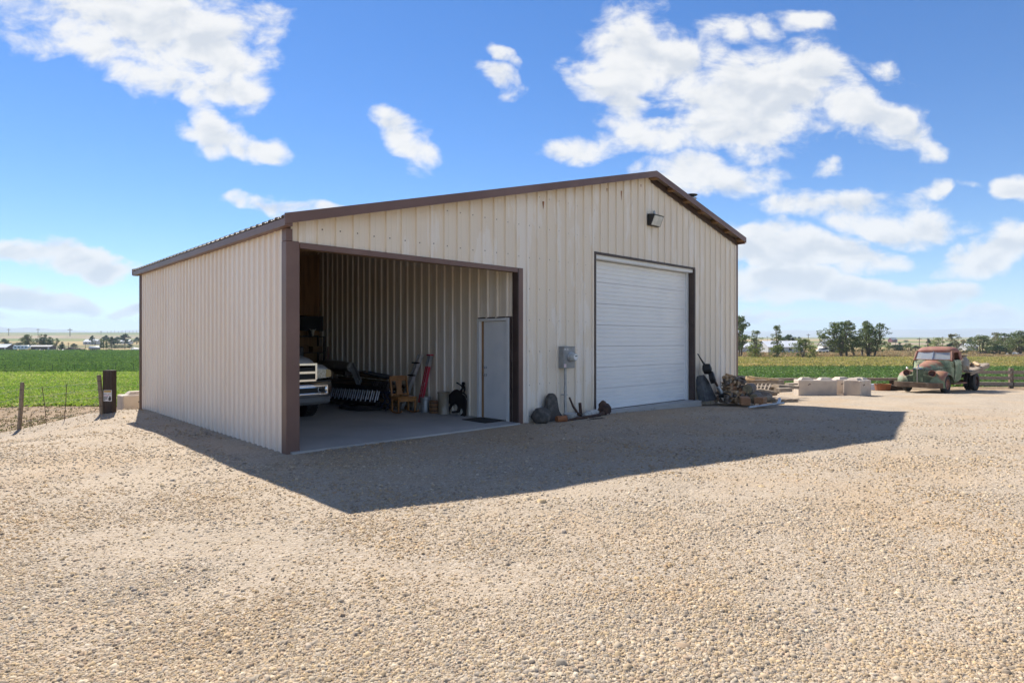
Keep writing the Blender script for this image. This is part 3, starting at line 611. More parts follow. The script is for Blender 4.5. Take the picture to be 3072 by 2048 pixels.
# corner and opening trim
MB().bbox(-.034, .176, -.040, .16, -.10, OPH + .02, .008).build('corner_post', m_brown, bld)
MB().bx(-.038, .06, -.045, .10, OPH + .021, ZL - .14).build('corner_trim', m_brown, bld)
MB().bx(-.036, .06, BD - .10, BD + .035, -.3, ZL - .14).build('corner_trim', m_brown, bld)
MB().bx(BW - .075, BW + .036, -.038, .10, -.3, ZR - .14).build('corner_trim', m_brown, bld)
MB().bx(.178, 4.76, -.042, .02, OPH - .075, OPH + .012).build('header_trim', m_brown, bld)
MB().bx(.18, 4.90, .03, .18, OPH - .065, OPH + .20).build('header_beam', m_framing, bld)
MB().bbox(4.765, 4.90, -.045, .125, -.08, OPH + .012, .006).build('opening_jamb', m_brownd, bld)
MB().bx(4.788, 4.902, -.050, -.0455, -.08, OPH + .012).build('jamb_face', m_brown, bld)
# left bay: girts and posts inside, plywood at the back
for z in (.5, 1.3, 2.1, 2.9): MB().bx(.03, .07, .2, 8.7, z, z + .09).build('girt', m_framing, bld)
for y in (2.6, 4.9, 7.2): MB().bx(.075, .21, y - .07, y + .07, 0, zroof(.1) - .2).build('bay_post', m_framing, bld)
for k in range(4): MB().bx(.1 + k * 1.17, .1 + k * 1.17 + 1.165, BD - .12, BD - .10 - .004 * (k % 2), .0, zroof(.1 + k * 1.17) - .1).build('plywood_sheet', m_ply, bld)
# concrete floor, sill under the roll door
sb = MB(); sb.bx(.03, 4.775, -.10, BD - .13, -.16, 0.); tag(sb.build('concrete_floor', m_conc), kind='structure')
sb = MB(); sb.bx(7.15, 11.80, -.22, .42, -.16, -.006); tag(sb.build('concrete_sill', m_conc), kind='structure')
MB().bx(4.79, BW - .04, .45, BD - .04, -.1, -.02).build('shop_floor', m_conc, bld)
# roll-up door: frame, then sections with grooves
DX0, DX1, DT = 7.294, 11.704, .20
frm = MB().bx(DX0 - .05, DX0 - .001, -.046, DT + .06, -.05, DRH + .001).bx(DX0 - .05, DX1 + .05, -.046, .0, DRH + .002, DRH + .055)
frm.build('door_trim', m_brownd, bld)
MB().bx(DX1 + .001, DX1 + .06, -.046, DT + .06, -.05, DRH + .001).build('door_jamb', m_brownd, bld)
rd = MB().bx(DX0, DX1, .005, DT + .06, DRH - .085, DRH + .001).bx(DX1 - .075, DX1, DT - .06, DT + .05, -.004, DRH - .086).bx(DX0, DX0 + .03, DT - .06, DT + .05, -.004, DRH - .086).build('roll_up_door', m_white, bld)
nsec = 7; sh_ = (DRH - .10) / nsec
for k in range(nsec):
    z0 = .004 + k * sh_; ng = 5; pr = [(z0 + .002, .013), (z0 + .007, 0)]
    for q in range(1, ng):
        zq = z0 + sh_ * q / ng; pr += [(zq - .018, 0), (zq - .005, .018), (zq + .006, .018), (zq + .014, 0)]
    pr += [(z0 + sh_ - .006, 0), (z0 + sh_ - .002, .013)]
    mb = MB(); n = len(pr)
    for x in (DX0 + .03, DX1 - .077):
        for z, dd in pr: mb.v.append((x, DT + dd, z))
    mb.f = [(i, n + i, n + i + 1, i + 1) for i in range(n - 1)]
    mb.add([(DX0 + .03, DT + .045, z0 + .004), (DX1 - .077, DT + .045, z0 + .004), (DX1 - .077, DT + .045, z0 + sh_ - .003), (DX0 + .03, DT + .045, z0 + sh_ - .003)], [(3, 2, 1, 0)])
    mb.build('door_section', m_doorw, rd)
MB().bx(DX0 + .03, DX1 - .077, DT - .005, DT + .04, -.006, .0035).build('bottom_seal', m_rubber, rd)
# entry door in the inner wall of the bay
IX = 4.78
MB().bx(IX - .036, IX + .02, .145, .19, .002, 2.14).bx(IX - .036, IX + .02, 1.20, 1.225, .002, 2.14).bx(IX - .036, IX + .02, .145, 1.225, 2.141, 2.165).build('door_casing', m_brownd, bld)
MB().bx(IX - .055, IX + .04, .192, .262, .002, 2.085).bx(IX - .055, IX + .04, 1.128, 1.198, .002, 2.085).bx(IX - .055, IX + .04, .192, 1.198, 2.086, 2.138).build('door_frame', m_white, bld)
MB().bx(IX + .02, IX + .04, 1.05, 1.127, .01, 2.08).build('door_stop', m_ply, bld)
ed = MB().bbox(IX + .012, IX + .05, .266, 1.048, .012, 2.08, .003).build('entry_door', mat('door_paint', (.78, .79, .79), .5, col2=(.70, .72, .73), scale=1.6, lo=.4, hi=.7, col3=(.75, .76, .76), scale3=3, lo3=.6, hi3=.75), bld)
for z, r_ in ((.93, .032), (1.09, .026)):
    m4 = Matrix.Translation((IX + .014, .97, z)) @ Matrix.Rotation(-math.pi / 2, 4, 'Y')
    MB().lathe([(r_, 0), (r_, .008), (r_ * .45, .012), (r_ * .45, .03), (r_ * .9, .036), (r_ * .95, .055), (r_ * .6, .068), (.002, .07)], 12, m4).build('door_knob' if z < 1 else 'deadbolt', m_chrome, ed, smooth=True)
# flue through the roof, right of the ridge
fx, fy = 12.45, .50
zf = zroof(fx); mf = Matrix.Translation((fx, fy, zf))
fl = MB().lathe([(.10, -.1), (.10, .62)], 16, mf).build('flue_pipe', m_galv, bld, smooth=True)
MB().lathe([(.14, .52), (.15, .56), (.15, .60), (.17, .605), (.17, .635), (.02, .64)], 20, mf).build('flue_collar', m_galv, fl, smooth=30)
MB().lathe([(.11, .641), (.11, .70), (.19, .715), (.20, .73), (.02, .775)], 20, mf).build('flue_cap', m_black, fl, smooth=30)

# ================================================================== HAZE (air)
hz = MB().bx(-12500, 12500, -12500, 12500, -45, 345).build('haze', None); tag(hz, kind='stuff', label='thin bluish summer air over the valley', cat='haze')
hm = bpy.data.materials.new('haze_air'); hm.use_nodes = True; hm.node_tree.nodes.clear()
pv = nd(hm.node_tree, 'ShaderNodeVolumePrincipled'); pv.inputs['Color'].default_value = (.62, .78, 1, 1); pv.inputs['Density'].default_value = 1.35e-4; pv.inputs['Anisotropy'].default_value = 0
ho = nd(hm.node_tree, 'ShaderNodeOutputMaterial'); hm.node_tree.links.new(pv.outputs[0], ho.inputs['Volume']); hz.data.materials.append(hm)

# ================================================================== SMALL HELPERS FOR OBJECTS
def V3(*a): return Vector(a)
def rock(c, r, seed, amp=.28, n=14, sq=1.):
    """lumpy stone: displaced sphere, flat at the bottom"""
    mb = MB(); rings = []
    for i in range(1, n):
        t = math.pi * i / n; rg = []
        for j in range(n + 4):
            a = 2 * math.pi * j / (n + 4); d = Vector((math.sin(t) * math.cos(a), math.sin(t) * math.sin(a), -math.cos(t)))
            k = 1 + amp * mnoise.fractal(d * 1.7 + Vector((seed * 7.3, seed, 0)), .9, 2.1, 4)
            p = Vector((d.x * r[0], d.y * r[1], d.z * r[2])) * k
            p.z = max(p.z, -r[2] * .72); rg.append(p + Vector(c) + Vector((0, 0, r[2] * .72)))
        rings.append(rg)
    return mb.loft(rings)
def text(s_, size, m, parent, loc, rot, name='lettering', align='LEFT'):
    cu = bpy.data.curves.new('t', 'FONT'); cu.body = s_; cu.size = size; cu.align_x = align; cu.extrude = .0004; cu.resolution_u = 2
    o = bpy.data.objects.new('t', cu); COL.objects.link(o); bpy.context.view_layer.update()
    me = bpy.data.meshes.new_from_object(o.evaluated_get(bpy.context.evaluated_depsgraph_get())); bpy.data.objects.remove(o); bpy.data.curves.remove(cu)
    me.transform(Matrix.Translation(loc) @ Matrix(rot).to_4x4()); me.materials.clear()
    return obj(name, me, m, parent)
def ladder_parts(t, P0, P1, side, w, n, rail=(.03, .08), mr=None, mg=None, rr=.014, up=None):
    """ladder from foot P0 to top P1; side = unit vector across; parts: two rails, n rungs"""
    P0, P1, side = Vector(P0), Vector(P1), Vector(side).normalized(); ax = (P1 - P0).normalized(); nrm = ax.cross(side)
    for s_ in (-1, 1):
        a, b = P0 + side * s_ * w / 2, P1 + side * s_ * w / 2
        MB().bar(a, b, rail[0], rail[1], nrm).build('rail', mr, t, world=True)
    for k in range(n):
        c = P0 + (P1 - P0) * ((k + .6) / n)
        MB().tube([c - side * w * .49, c + side * w * .49], rr, 6).build('rung', mg or mr, t, world=True)
m_ypine = mat('fresh_pine', (.62, .47, .27), .7, col2=(.52, .37, .19), scale=2, stretch=(1, 10, 10), lo=.4, hi=.65)
m_oldwood = mat('grey_lumber', (.36, .29, .22), .85, col2=(.24, .19, .14), scale=2, stretch=(1, 8, 8), lo=.4, hi=.65, bump=.002, bscale=12)
m_bark = mat('bark', (.15, .115, .09), .9, col2=(.24, .21, .18), scale=6, stretch=(1, 1, 1), lo=.45, hi=.6, bump=.012, bscale=18)
m_split = mat('split_wood', (.56, .40, .24), .8, col2=(.38, .24, .125), scale=4, lo=.4, hi=.65, col3=(.20, .13, .08), scale3=2, lo3=.6, hi3=.75)
m_end = mat('log_end', (.30, .25, .15), .85, col2=(.20, .16, .10), scale=9)
m_redp = mat('red_ladder_paint', (.55, .05, .08), .5, col2=(.6, .55, .55), scale=10, stretch=(1, 1, .5), lo=.60, hi=.64)
m_oak = mat('oak_finish', (.36, .155, .035), .4, col2=(.27, .105, .022), scale=3, stretch=(4, 4, 1))
m_clay = mat('clay', (.34, .13, .05), .8, col2=(.26, .10, .045), scale=5)
m_bone = mat('bleached_bone', (.50, .49, .46), .8, col2=(.30, .30, .29), scale=8, bump=.006, bscale=20)
m_navy = mat('navy_fabric', (.02, .032, .075), .7, col2=(.03, .04, .08), scale=8)
m_olive = mat('tan_drum', (.25, .20, .13), .6, .2, col2=(.42, .38, .32), scale=3, stretch=(1, 1, .5), col3=(.2, .12, .06), scale3=5, lo3=.6, hi3=.72)

# ================================================================== FITTINGS ON THE FRONT WALL
t = thing('wall_light', 'dark floodlight with slanted glass high on the gable above the roll door', 'light', (9.62, -.03, 4.62))
MB().loft([[V3(x, y, z) for y, z in ((0, 0), (0, .30), (-.20, .27), (-.20, .245), (-.10, .01))] for x in (-.22, .22)]).build('housing', m_dark, t)
MB().loft([[V3(x, y, z) for y, z in ((-.207, .235), (-.203, .245), (-.103, .018), (-.107, .010))] for x in (-.195, .195)]).build('lens', mat('frosted_lens', (.62, .64, .62), .25, col2=(.5, .52, .5), scale=4), t)
MB().loft([[V3(x, y, z) for y, z in ((-.212, .262), (-.200, .268), (-.190, .25), (-.205, .238))] for x in (-.22, .22)]).build('rim', m_dark, t)
MB().lathe([(.035, .28), (.035, .33), (.028, .36), (.03, .38), (.01, .40)], 10, Matrix.Translation((-.02, -.07, 0))).build('photocell', m_galv, t, smooth=True)
t = thing('electric_meter', 'grey electric meter box with round glass dial and conduit beside the roll door', 'meter', (6.20, -.03, -.06))
MB().bbox(-.20, .17, -.16, -.005, 1.13, 1.585, .008).build('box', m_grey, t)
MB().bx(-.205, .175, -.163, -.004, 1.586, 1.60).build('box_lid', m_grey, t)
mt = Matrix.Translation((.035, -.16, 1.37)) @ Matrix.Rotation(math.pi / 2, 4, 'X')
mr_ = MB().lathe([(.115, 0), (.115, .02), (.10, .025), (.10, .03)], 20, mt).build('meter_ring', m_galv, t, smooth=30)
MB().lathe([(.088, .03), (.088, .11), (.075, .135), (.01, .14)], 20, mt).build('glass_dome', mat('meter_glass', (.50, .53, .52), .1, spec=.8), mr_, smooth=30)
MB().lathe([(.062, .1405), (.062, .1425), (.002, .143)], 20, mt).build('dial', m_white, mr_, smooth=30)
MB().bx(-.03, .04, -.3045, -.3035, 1.385, 1.405, Matrix.Translation((.035, 0, 0))).build('register', m_dark, mr_)
MB().bx(-.195, -.12, -.1622, -.1605, 1.15, 1.225).build('sticker', mat('sticker', (.72, .58, .60), .5), t)
text('PR 2B', .055, mat('white_vinyl', (.85, .85, .85), .5), t, V3(-.185, -.161, 1.52), Matrix.Rotation(math.pi / 2, 3, 'X'), 'number')
MB().tube([(-.07, -.085, 1.13), (-.07, -.085, .0)], .030, 12).build('conduit', m_galv, t, smooth=True)
for z in (.62, .66, .70): MB().tube([(-.07, -.085, z), (-.07, -.085, z + .02)], .036, 12).build('coupling', m_galv, t, smooth=30)
MB().bx(-.115, -.025, -.118, .0, .54, .56).build('strap', m_galv, t)

# ================================================================== THINGS LYING ALONG THE FRONT WALL
GZ = -.045
solo(rock((5.26, -.22, GZ), (.20, .19, .19), 2, .2), 'boulder', m_basalt, 'rounded dark boulder at the foot of the brown jamb', 'rock', smooth=60)
st = MB(); prof = [(-.26, 0), (.24, 0), (.22, .08), (.14, .2), (.115, .48), (.06, .56), (-.02, .59), (-.12, .55), (-.18, .46), (-.22, .2)]
st.prism(prof, .12, Matrix.Translation((5.70, -.10, GZ)) @ Matrix.Rotation(math.pi / 2 - .1, 4, 'X')); st.v = [(x + .016 * mnoise.noise((x * 9, y * 9, z * 9)), y + .03 * mnoise.noise((x * 7, y * 7, z * 7 + 3)), z + .012 * mnoise.noise((x * 8, z * 8, 1))) for x, y, z in st.v]
solo(st, 'standing_stone', m_basalt, 'tall tapered dark stone leaning on the cream wall', 'rock')
solo(MB().lathe([(.065, 0), (.07, .02), (.066, .16), (.075, .2), (.075, .23), (.055, .232), (.05, .05)], 14, Matrix.Translation((5.58, -.36, GZ + .072)) @ Matrix.Rotation(math.pi / 2, 4, 'Y') @ Matrix.Rotation(.3, 4, 'X')), 'clay_pipe', m_clay, 'short orange clay pipe lying next to the dark boulder', 'pipe', smooth=40)
def shell(c, r, h, seed):
    mb = MB(); rings = []
    for i, (k, z) in enumerate(((.45, 0), (.75, .25), (.95, .7), (1., 1.), (.9, 1.), (.6, .45))):
        rings.append([Vector(c) + V3(r * k * math.cos(a) * 1.35, r * k * math.sin(a), h * z + .015 * mnoise.noise((a * 2, i, seed))) for a in [q * 2 * math.pi / 14 for q in range(14)]])
    return mb.loft(rings)
solo(shell((6.08, -.30, GZ), .13, .15, 1), 'bleached_vertebra', m_bone, 'pale grey hollow bone shaped like a bowl next to the conduit', 'bone', smooth=50)
lg = MB(); lg.tube([(6.45, -.36, GZ + .06), (6.65, -.34, GZ + .09), (6.9, -.30, GZ + .10), (7.08, -.26, GZ + .09)], [.05, .085, .08, .04], 9); lg.v = [(x + .02 * mnoise.noise((x * 9, y * 9, z * 9)), y + .02 * mnoise.noise((x * 8, 2, z * 9)), z + .02 * mnoise.noise((x * 8, y * 9, 4))) for x, y, z in lg.v]
solo(lg, 'driftwood', m_bone, 'pale weathered driftwood lump among rusty iron', 'wood', smooth=60)
rb = MB(); rb.tube([(5.85, -.42, GZ + .025), (6.2, -.40, GZ + .04), (6.6, -.44, GZ + .045), (7.0, -.38, GZ + .04), (7.35, -.25, GZ + .06)], [.02, .035, .04, .035, .045], 7); rb.v = [(x, y + .02 * mnoise.noise((x * 12, y * 9, 4)), z + .014 * mnoise.noise((x * 14, y * 9, 4))) for x, y, z in rb.v]
solo(rb, 'rusty_drawbar', m_rust, 'long rusty iron bar lying along the wall base', 'iron bar', smooth=60)
solo(MB().tube([(6.25, -.13, GZ + .47), (6.34, -.16, GZ + .27), (6.44, -.22, GZ + .10), (6.55, -.30, GZ + .05)], [.02, .025, .03, .045], 8), 'iron_pick', m_rust, 'rusty pick leaning on the wall right of the conduit', 'tool', smooth=50)
solo(MB().tube([(6.60, -.17, GZ), (6.575, -.155, GZ + .33)], .035, 8), 'iron_stake', m_rust, 'short upright rusty stake beside the leaning pick', 'tool', smooth=50)
for c, r_, lab in (((7.02, -.24, GZ + .05), .095, 'dark iron hoop standing next to the rusty lump'), ((6.78, -.25, GZ + .05), .075, 'small dark iron ring half buried behind the driftwood')):
    solo(MB().tube([Vector(c) + V3(r_ * math.cos(a) * .9, .1 * r_ * math.sin(a * 2), r_ * math.sin(a)) for a in [R(-20 + 220 * k / 14) for k in range(15)]], .014, 6), 'iron_hoop', m_black, lab, 'hoop', smooth=50)
solo(rock((7.36, -.22, GZ), (.15, .14, .18), 9, .35), 'rusty_lump', m_rust, 'dark rusty iron lump at the left foot of the roll door', 'iron lump', smooth=50)
solo(MB().tube([(6.28, -.60, GZ + .012), (6.45, -.66, GZ + .03), (6.6, -.76, GZ + .035), (6.62, -.92, GZ + .012)], [.012, .018, .018, .012], 7), 'curved_iron_rod', m_black, 'thin curved black iron rod lying out on the gravel', 'iron rod', smooth=50)

# ================================================================== INSIDE THE OPEN BAY
# bucking horse and rider cut from black plate
def hp(pts): return [((x - 1180) / 455, (1250 - y) / 760) for x, y in pts][::-1]
mh = Matrix.Translation((4.66, 1.73, .004)) @ Matrix.Rotation(-math.pi / 2, 4, 'Z') @ Matrix.Rotation(math.pi / 2 - .08, 4, 'X')
t = thing('horse_silhouette', 'black steel cutout of a bucking horse and rider against the ribbed wall', 'cutout', (4.66, 1.73, .004))
MB().prism(hp([(1130, 815), (1175, 845), (1205, 885), (1250, 920), (1285, 990), (1292, 1080), (1290, 1235), (1270, 1258), (1195, 1258), (1215, 1225), (1240, 1190), (1225, 1140), (1200, 1130), (1190, 1190), (1150, 1215), (1075, 1232), (1050, 1228), (1065, 1195), (1140, 1175), (1150, 1120), (1130, 1075), (1095, 1065), (1060, 1110), (1015, 1200), (1005, 1240), (972, 1242), (985, 1190), (1030, 1075), (1010, 1062), (975, 1130), (985, 1165), (962, 1172), (945, 1120), (945, 1065), (928, 1025), (955, 985), (975, 940), (1010, 905), (1055, 845), (1090, 822)]), .010, mh).build('horse', m_black, t, world=True)
MB().prism(hp([(1160, 850), (1178, 815), (1196, 790), (1188, 760), (1150, 735), (1100, 712), (1105, 695), (1125, 698), (1160, 722), (1195, 738), (1198, 722), (1185, 716), (1195, 700), (1200, 685), (1230, 682), (1238, 700), (1250, 712), (1236, 722), (1232, 742), (1250, 770), (1255, 810), (1245, 860), (1228, 862), (1232, 815), (1215, 790), (1200, 835), (1215, 875), (1195, 880)]), .012, mh @ Matrix.Translation((0, 0, -.001))).build('rider', m_black, t, world=True)
MB().prism(hp([(1195, 852), (1240, 862), (1275, 890), (1290, 940), (1275, 945), (1262, 905), (1230, 882), (1198, 872)]), .008, mh @ Matrix.Translation((0, 0, .001))).build('tail', m_black, t, world=True)
solo(MB().lathe([(.13, 0), (.13, .02), (.125, .03), (.125, .47), (.14, .475), (.142, .50), (.125, .505), (.12, .49), (.02, .485)], 20, Matrix.Translation((4.56, 2.18, .004))), 'tall_drum', m_olive, 'tall faded tan drum left of the black horse cutout', 'drum', smooth=40)
t = thing('splint_basket', 'small brown slatted wooden keg between the tan drum and grey pail', 'keg', (4.54, 2.47, .004))
MB().lathe([(.12, 0), (.125, .27), (.02, .272)], 12).build('body', m_clay, t)
for k in range(14):
    a = k * 2 * math.pi / 14; MB().bx(-.022, .022, -.006, .006, 0, .285, Matrix.Rotation(a, 4, 'Z') @ Matrix.Translation((0, -.130, 0))).build('stave', mat('stave_wood', (.30, .17, .08), .7, col2=(.2, .1, .05), scale=8), t)
for z in (.05, .14, .23): MB().lathe([(.137, z), (.140, z + .002), (.140, z + .024), (.137, z + .026)], 16, cap=False).build('hoop', m_rust, t)
t = thing('steel_pail', 'ribbed grey galvanised pail on the bay floor next to the ladders', 'pail', (4.48, 2.76, .004))
pr = [(.105, 0)] + [(r_, z) for k in range(7) for r_, z in ((.112 + .002 * k, .03 + k * .04), (.118 + .002 * k, .045 + k * .04))] + [(.128, .33), (.134, .335), (.132, .345), (.12, .34), (.11, .02)]
MB().lathe(pr, 18).build('body', m_galv, t, smooth=30)
MB().tube([V3(.132 * math.cos(a), -.02, .32 + .06 * math.sin(a)) for a in [math.pi * k / 10 for k in range(11)]], .004, 5).build('handle', m_galv, t)
solo(MB().lathe([(.10, 0), (.12, .05), (.12, .24), (.08, .29), (.02, .3)], 14, Matrix.Translation((4.60, 3.0, .004))), 'dark_crock', m_dark, 'squat black crock behind the red ladder foot', 'crock', smooth=50)
t = thing('red_stepladder', 'folded red and silver ladder leaning on the ribbed wall', 'ladder', (4.42, 2.97, .004))
L0, L1 = V3(4.43, 2.96, .03), V3(4.70, 2.88, 1.31)
for s_ in (-1, 1):
    o_ = V3(.012, .05, 0) * s_
    for f0, f1, m_ in ((0, .14, m_alu), (.141, .80, m_redp), (.801, 1., m_alu)): MB().bar(L0.lerp(L1, f0) + o_, L0.lerp(L1, f1) + o_, .036, .085, (1, 0, 0)).build('rail', m_, t, world=True)
    MB().bar(L0 + o_ + V3(-.034, -.018, 0), L1 + o_ + V3(-.034, -.018, 0), .010, .006, (1, 0, 0)).build('edge_strip', m_alu, t, world=True)
for k in range(5): q = L0.lerp(L1, .12 + .18 * k); MB().bar(q - V3(.012, .05, 0), q + V3(.012, .05, 0), .05, .02).build('step', m_alu, t, world=True)
MB().bx(4.64, 4.735, 2.80, 2.96, 1.315, 1.345).build('top_cap', m_redp, t, world=True)
t = thing('grey_ladder', 'folded grey ladder leaning behind the rocking chair', 'ladder', (4.35, 3.45, .004))
ladder_parts(t, (4.36, 3.62, .03), (4.70, 3.27, 1.33), (.3, 1, 0), .2, 6, (.03, .08), m_alu, m_alu, .014)
for z_, k in ((1.13, .85), (.82, .62)): c = V3(4.36, 3.62, .03).lerp(V3(4.66, 3.27, 1.33), k); MB().bar(c + V3(-.05, -.16, 0), c + V3(-.02, .14, 0), .05, .03).build('brace', m_black, t, world=True)
# rocking chair
t = thing('rocking_chair', 'honey brown wooden rocking chair standing on the bay floor', 'chair', (4.02, 2.98, .004), R(-100))
for y in (-.20, .20):
    MB().tube([(-.36, y, .075), (-.2, y, .03), (0, y, .016), (.2, y, .03), (.36, y, .075)], .016, 6).build('rocker', m_oak, t, smooth=True)
    MB().tube([(.18, y, .03), (.19, y, .36)], [.018, .022], 8).build('leg', m_oak, t, smooth=True)
    MB().loft([[V3(-.20 + dx, y + dy, .03) for dx, dy in ((-.02, -.018), (.02, -.018), (.02, .018), (-.02, .018))], [V3(-.20 + dx, y + dy, .36) for dx, dy in ((-.022, -.02), (.022, -.02), (.022, .02), (-.022, .02))], [V3(-.33 + dx, y + dy, .84) for dx, dy in ((-.018, -.018), (.018, -.018), (.018, .018), (-.018, .018))]]).build('back_post', m_oak, t)
MB().bbox(-.22, .23, -.235, .235, .345, .385, .012).build('seat', m_oak, t)
for x in (.215, -.21): MB().bx(x - .012, x + .012, -.19, .19, .28, .345).build('apron', m_oak, t)
MB().loft([[V3(-.325 - .012 * s_, y, z) for y, z in ((-.22, .72), (.22, .72), (.22, .82), (.12, .845), (-.12, .845), (-.22, .82))] for s_ in (-1, 1)]).build('crest_rail', m_oak, t)
MB().loft([[V3(-.232 - .07 * (z - .4) / .3 * 1.0 - .008 * s_, y, z) for y, z in ((-.085, .40), (.085, .40), (.06, .55), (.085, .72), (-.085, .72), (-.06, .55))] for s_ in (-1, 1)]).build('back_splat', m_oak, t)
MB().bx(-.235, -.215, -.19, .19, .40, .43).build('lower_rail', m_oak, t)
# black hose coil
cl = MB(); pts = []
for k in range(150):
    a = k * 2 * math.pi / 25; rr_ = .60 - .028 * (k // 25) + .02 * math.sin(a * 1.7); pts.append((3.80 + rr_ * .80 * math.cos(a) * 1, 4.50 + rr_ * 1.15 * math.sin(a), .028 + .012 * (k // 25) + .012 * math.sin(a * 3)))
cl.tube(pts, .022, 6); solo(cl, 'hose_coil', m_rubber, 'loose coil of black hose lying flat on the bay floor', 'hose', smooth=50)
# ladder on its side against the pile
t = thing('black_extension_ladder', 'black ladder with pale rungs lying on its side before the scrap pile', 'ladder', (3.75, 4.9, .004))
for off, z0 in ((0, .12), (.07, .16)):
    a0, a1 = V3(3.66 + off, 6.2, z0), V3(3.72 + off, 3.66, z0 + .06); b0, b1 = a0 + V3(.13, .06, .33), a1 + V3(.13, .06, .33)
    for p, q in ((a0, a1), (b0, b1)): MB().bar(p, q, .03, .07, (.3, 0, 1)).build('rail', m_black, t, world=True)
    for k in range(12):
        f_ = (k + .5) / 12; MB().tube([a0.lerp(a1, f_), b0.lerp(b1, f_)], .016, 6).build('rung', m_alu, t, world=True)
# cast iron radiator
t = thing('iron_radiator', 'old dark cast iron radiator standing behind the blue hand tools', 'radiator', (4.30, 4.35, .004), R(96))
for k in range(8):
    x = -.28 + k * .08
    MB().loft([[V3(x + dx, y, z) for y, z in ((-.09, .02), (.09, .02), (.1, .1), (.1, .58), (.06, .64), (-.06, .64), (-.1, .58), (-.1, .1))] for dx in (-.026, -.018, .018, .026)]).build('column', mat('radiator_iron', (.085, .07, .07), .6, .3, col2=(.12, .11, .11), scale=9), t)
MB().tube([(-.31, 0, .12), (.31, 0, .12)], .02, 8).build('tie_rod', m_rust, t); MB().tube([(-.31, 0, .55), (.31, 0, .55)], .02, 8).build('tie_rod', m_rust, t)
# lumber pile: many boards along the wall
mats = [mat('pile_board_%d' % k, c, .8, col2=tuple(q * .65 for q in c), scale=2, stretch=(8, 1, 8)) for k, c in enumerate([(.20, .13, .075), (.28, .18, .10), (.13, .095, .07), (.34, .23, .13)])]
rs = random.Random(4); bd = None
for k in range(26):
    lay = k // 5; x = 4.24 + (k % 5) * .105 + rs.uniform(-.02, .02); L0 = 7.6 - rs.uniform(0, .8); L1 = 3.75 + .12 * lay + rs.uniform(-.35, .25); z = .03 + lay * .115
    if lay > 4: x = 4.45
    ob = MB().bx(x - .048, x + .048, L1, L0, z, z + rs.uniform(.05, .10), Matrix.Translation((0, 0, 0)) @ Matrix.Rotation(rs.uniform(-.008, .008), 4, 'Z'))
    solo(ob, 'board', mats[k % 4], ('long dark brown board', 'long mid brown board', 'long blackish board', 'long light brown board')[k % 4] + ' in the lumber heap along the ribbed wall', 'board', 'boards heaped in the bay')
for z, L0, L1, lab in ((.72, 6.9, 4.2, 'long brown plank slanting on top of the lumber heap'), (.80, 7.2, 5.0, 'upper brown plank under the plastic wrapped roll')):
    ob = MB().bar((4.42, L0, z + .05), (4.46, L1, z), .22, .06); solo(ob, 'plank', mats[1], lab, 'plank')
# rolled carpet in plastic on the pile
m_film = mat('plastic_film', (.20, .19, .175), .3, col2=(.42, .40, .36), scale=9, lo=.56, hi=.72, spec=.7, bump=.01, bscale=14)
rl = MB(); rl.tube([(4.10, 7.3, 1.00), (4.05, 6.6, 1.01), (4.02, 5.9, 1.0), (4.0, 5.35, .98)], [.10, .13, .135, .125], 14); rl.v = [(x + .015 * mnoise.noise((x * 8, y * 6, z * 8)), y, z + .018 * mnoise.noise((x * 8, y * 5, 3))) for x, y, z in rl.v]
t = thing('plastic_wrapped_roll', 'long grey roll wrapped in crinkled plastic on top of the heap', 'roll', (4.05, 6.3, .86)); rl.build('roll', m_film, t, smooth=70, world=True)
fl2 = MB(); fl2.loft([[V3(4.0 + .06 * math.sin(q * 1.3) + i * .01, 5.34 - i * .10 - .05 * (q % 2), .98 + .1 * math.cos(q * .9) - i * .14 + .03 * math.sin(q * 2)) for q in range(8)] for i in range(4)]); fl2.build('loose_film', m_film, t, smooth=70, world=True)
for a, b in (((4.3, 7.4), (.66, .74)), ((4.3, 5.6), (.66, .74))):
    solo(MB().bx(3.92, 4.55, a[1] - .05, a[1] + .05, .77, .865), 'wooden_bearer', mats[2], 'short cross timber carrying the plastic wrapped roll', 'timber', 'cross timbers under the roll')
# blue plastic sled and blue tools
sl_ = MB(); rings = []
for k in range(9):
    f_ = k / 8; y = 4.95 - f_ * 1.45; w_ = .16 * math.sin(math.pi * min(1, .12 + f_ * .86)) + .03; z = .80 + .06 * (1 - f_) ** 2 - .04 * f_
    rings.append([V3(4.18 + dx * w_, y, z + dz_) for dx, dz_ in ((-1, .03), (-.7, -.02), (.7, -.02), (1, .03), (.7, 0.0), (-.7, 0.0))])
sl_.loft(rings); solo(sl_, 'plastic_sled', mat('dark_blue_plastic', (.03, .05, .085), .4, col2=(.04, .06, .1), scale=5), 'long dark blue plastic sled lying on top of the boards', 'sled', smooth=50)
t = thing('folding_stool', 'low navy folding stool with white tipped legs between radiator and rocking chair', 'stool', (4.05, 3.72, .004))
for s_ in (-1, 1):
    MB().tube([(-.14, s_ * .13, .0), (.12, s_ * .10, .42)], .014, 6).build('leg', m_navy, t); MB().tube([(.14, s_ * .13, .0), (-.12, s_ * .10, .42)], .014, 6).build('leg', m_navy, t)
    MB().tube([(.13, s_ * .10, .42), (.14, s_ * .10, .45)], .02, 6).build('tip', m_white, t)
MB().bbox(-.15, .15, -.14, .14, .41, .44, .01).build('seat', m_navy, t)
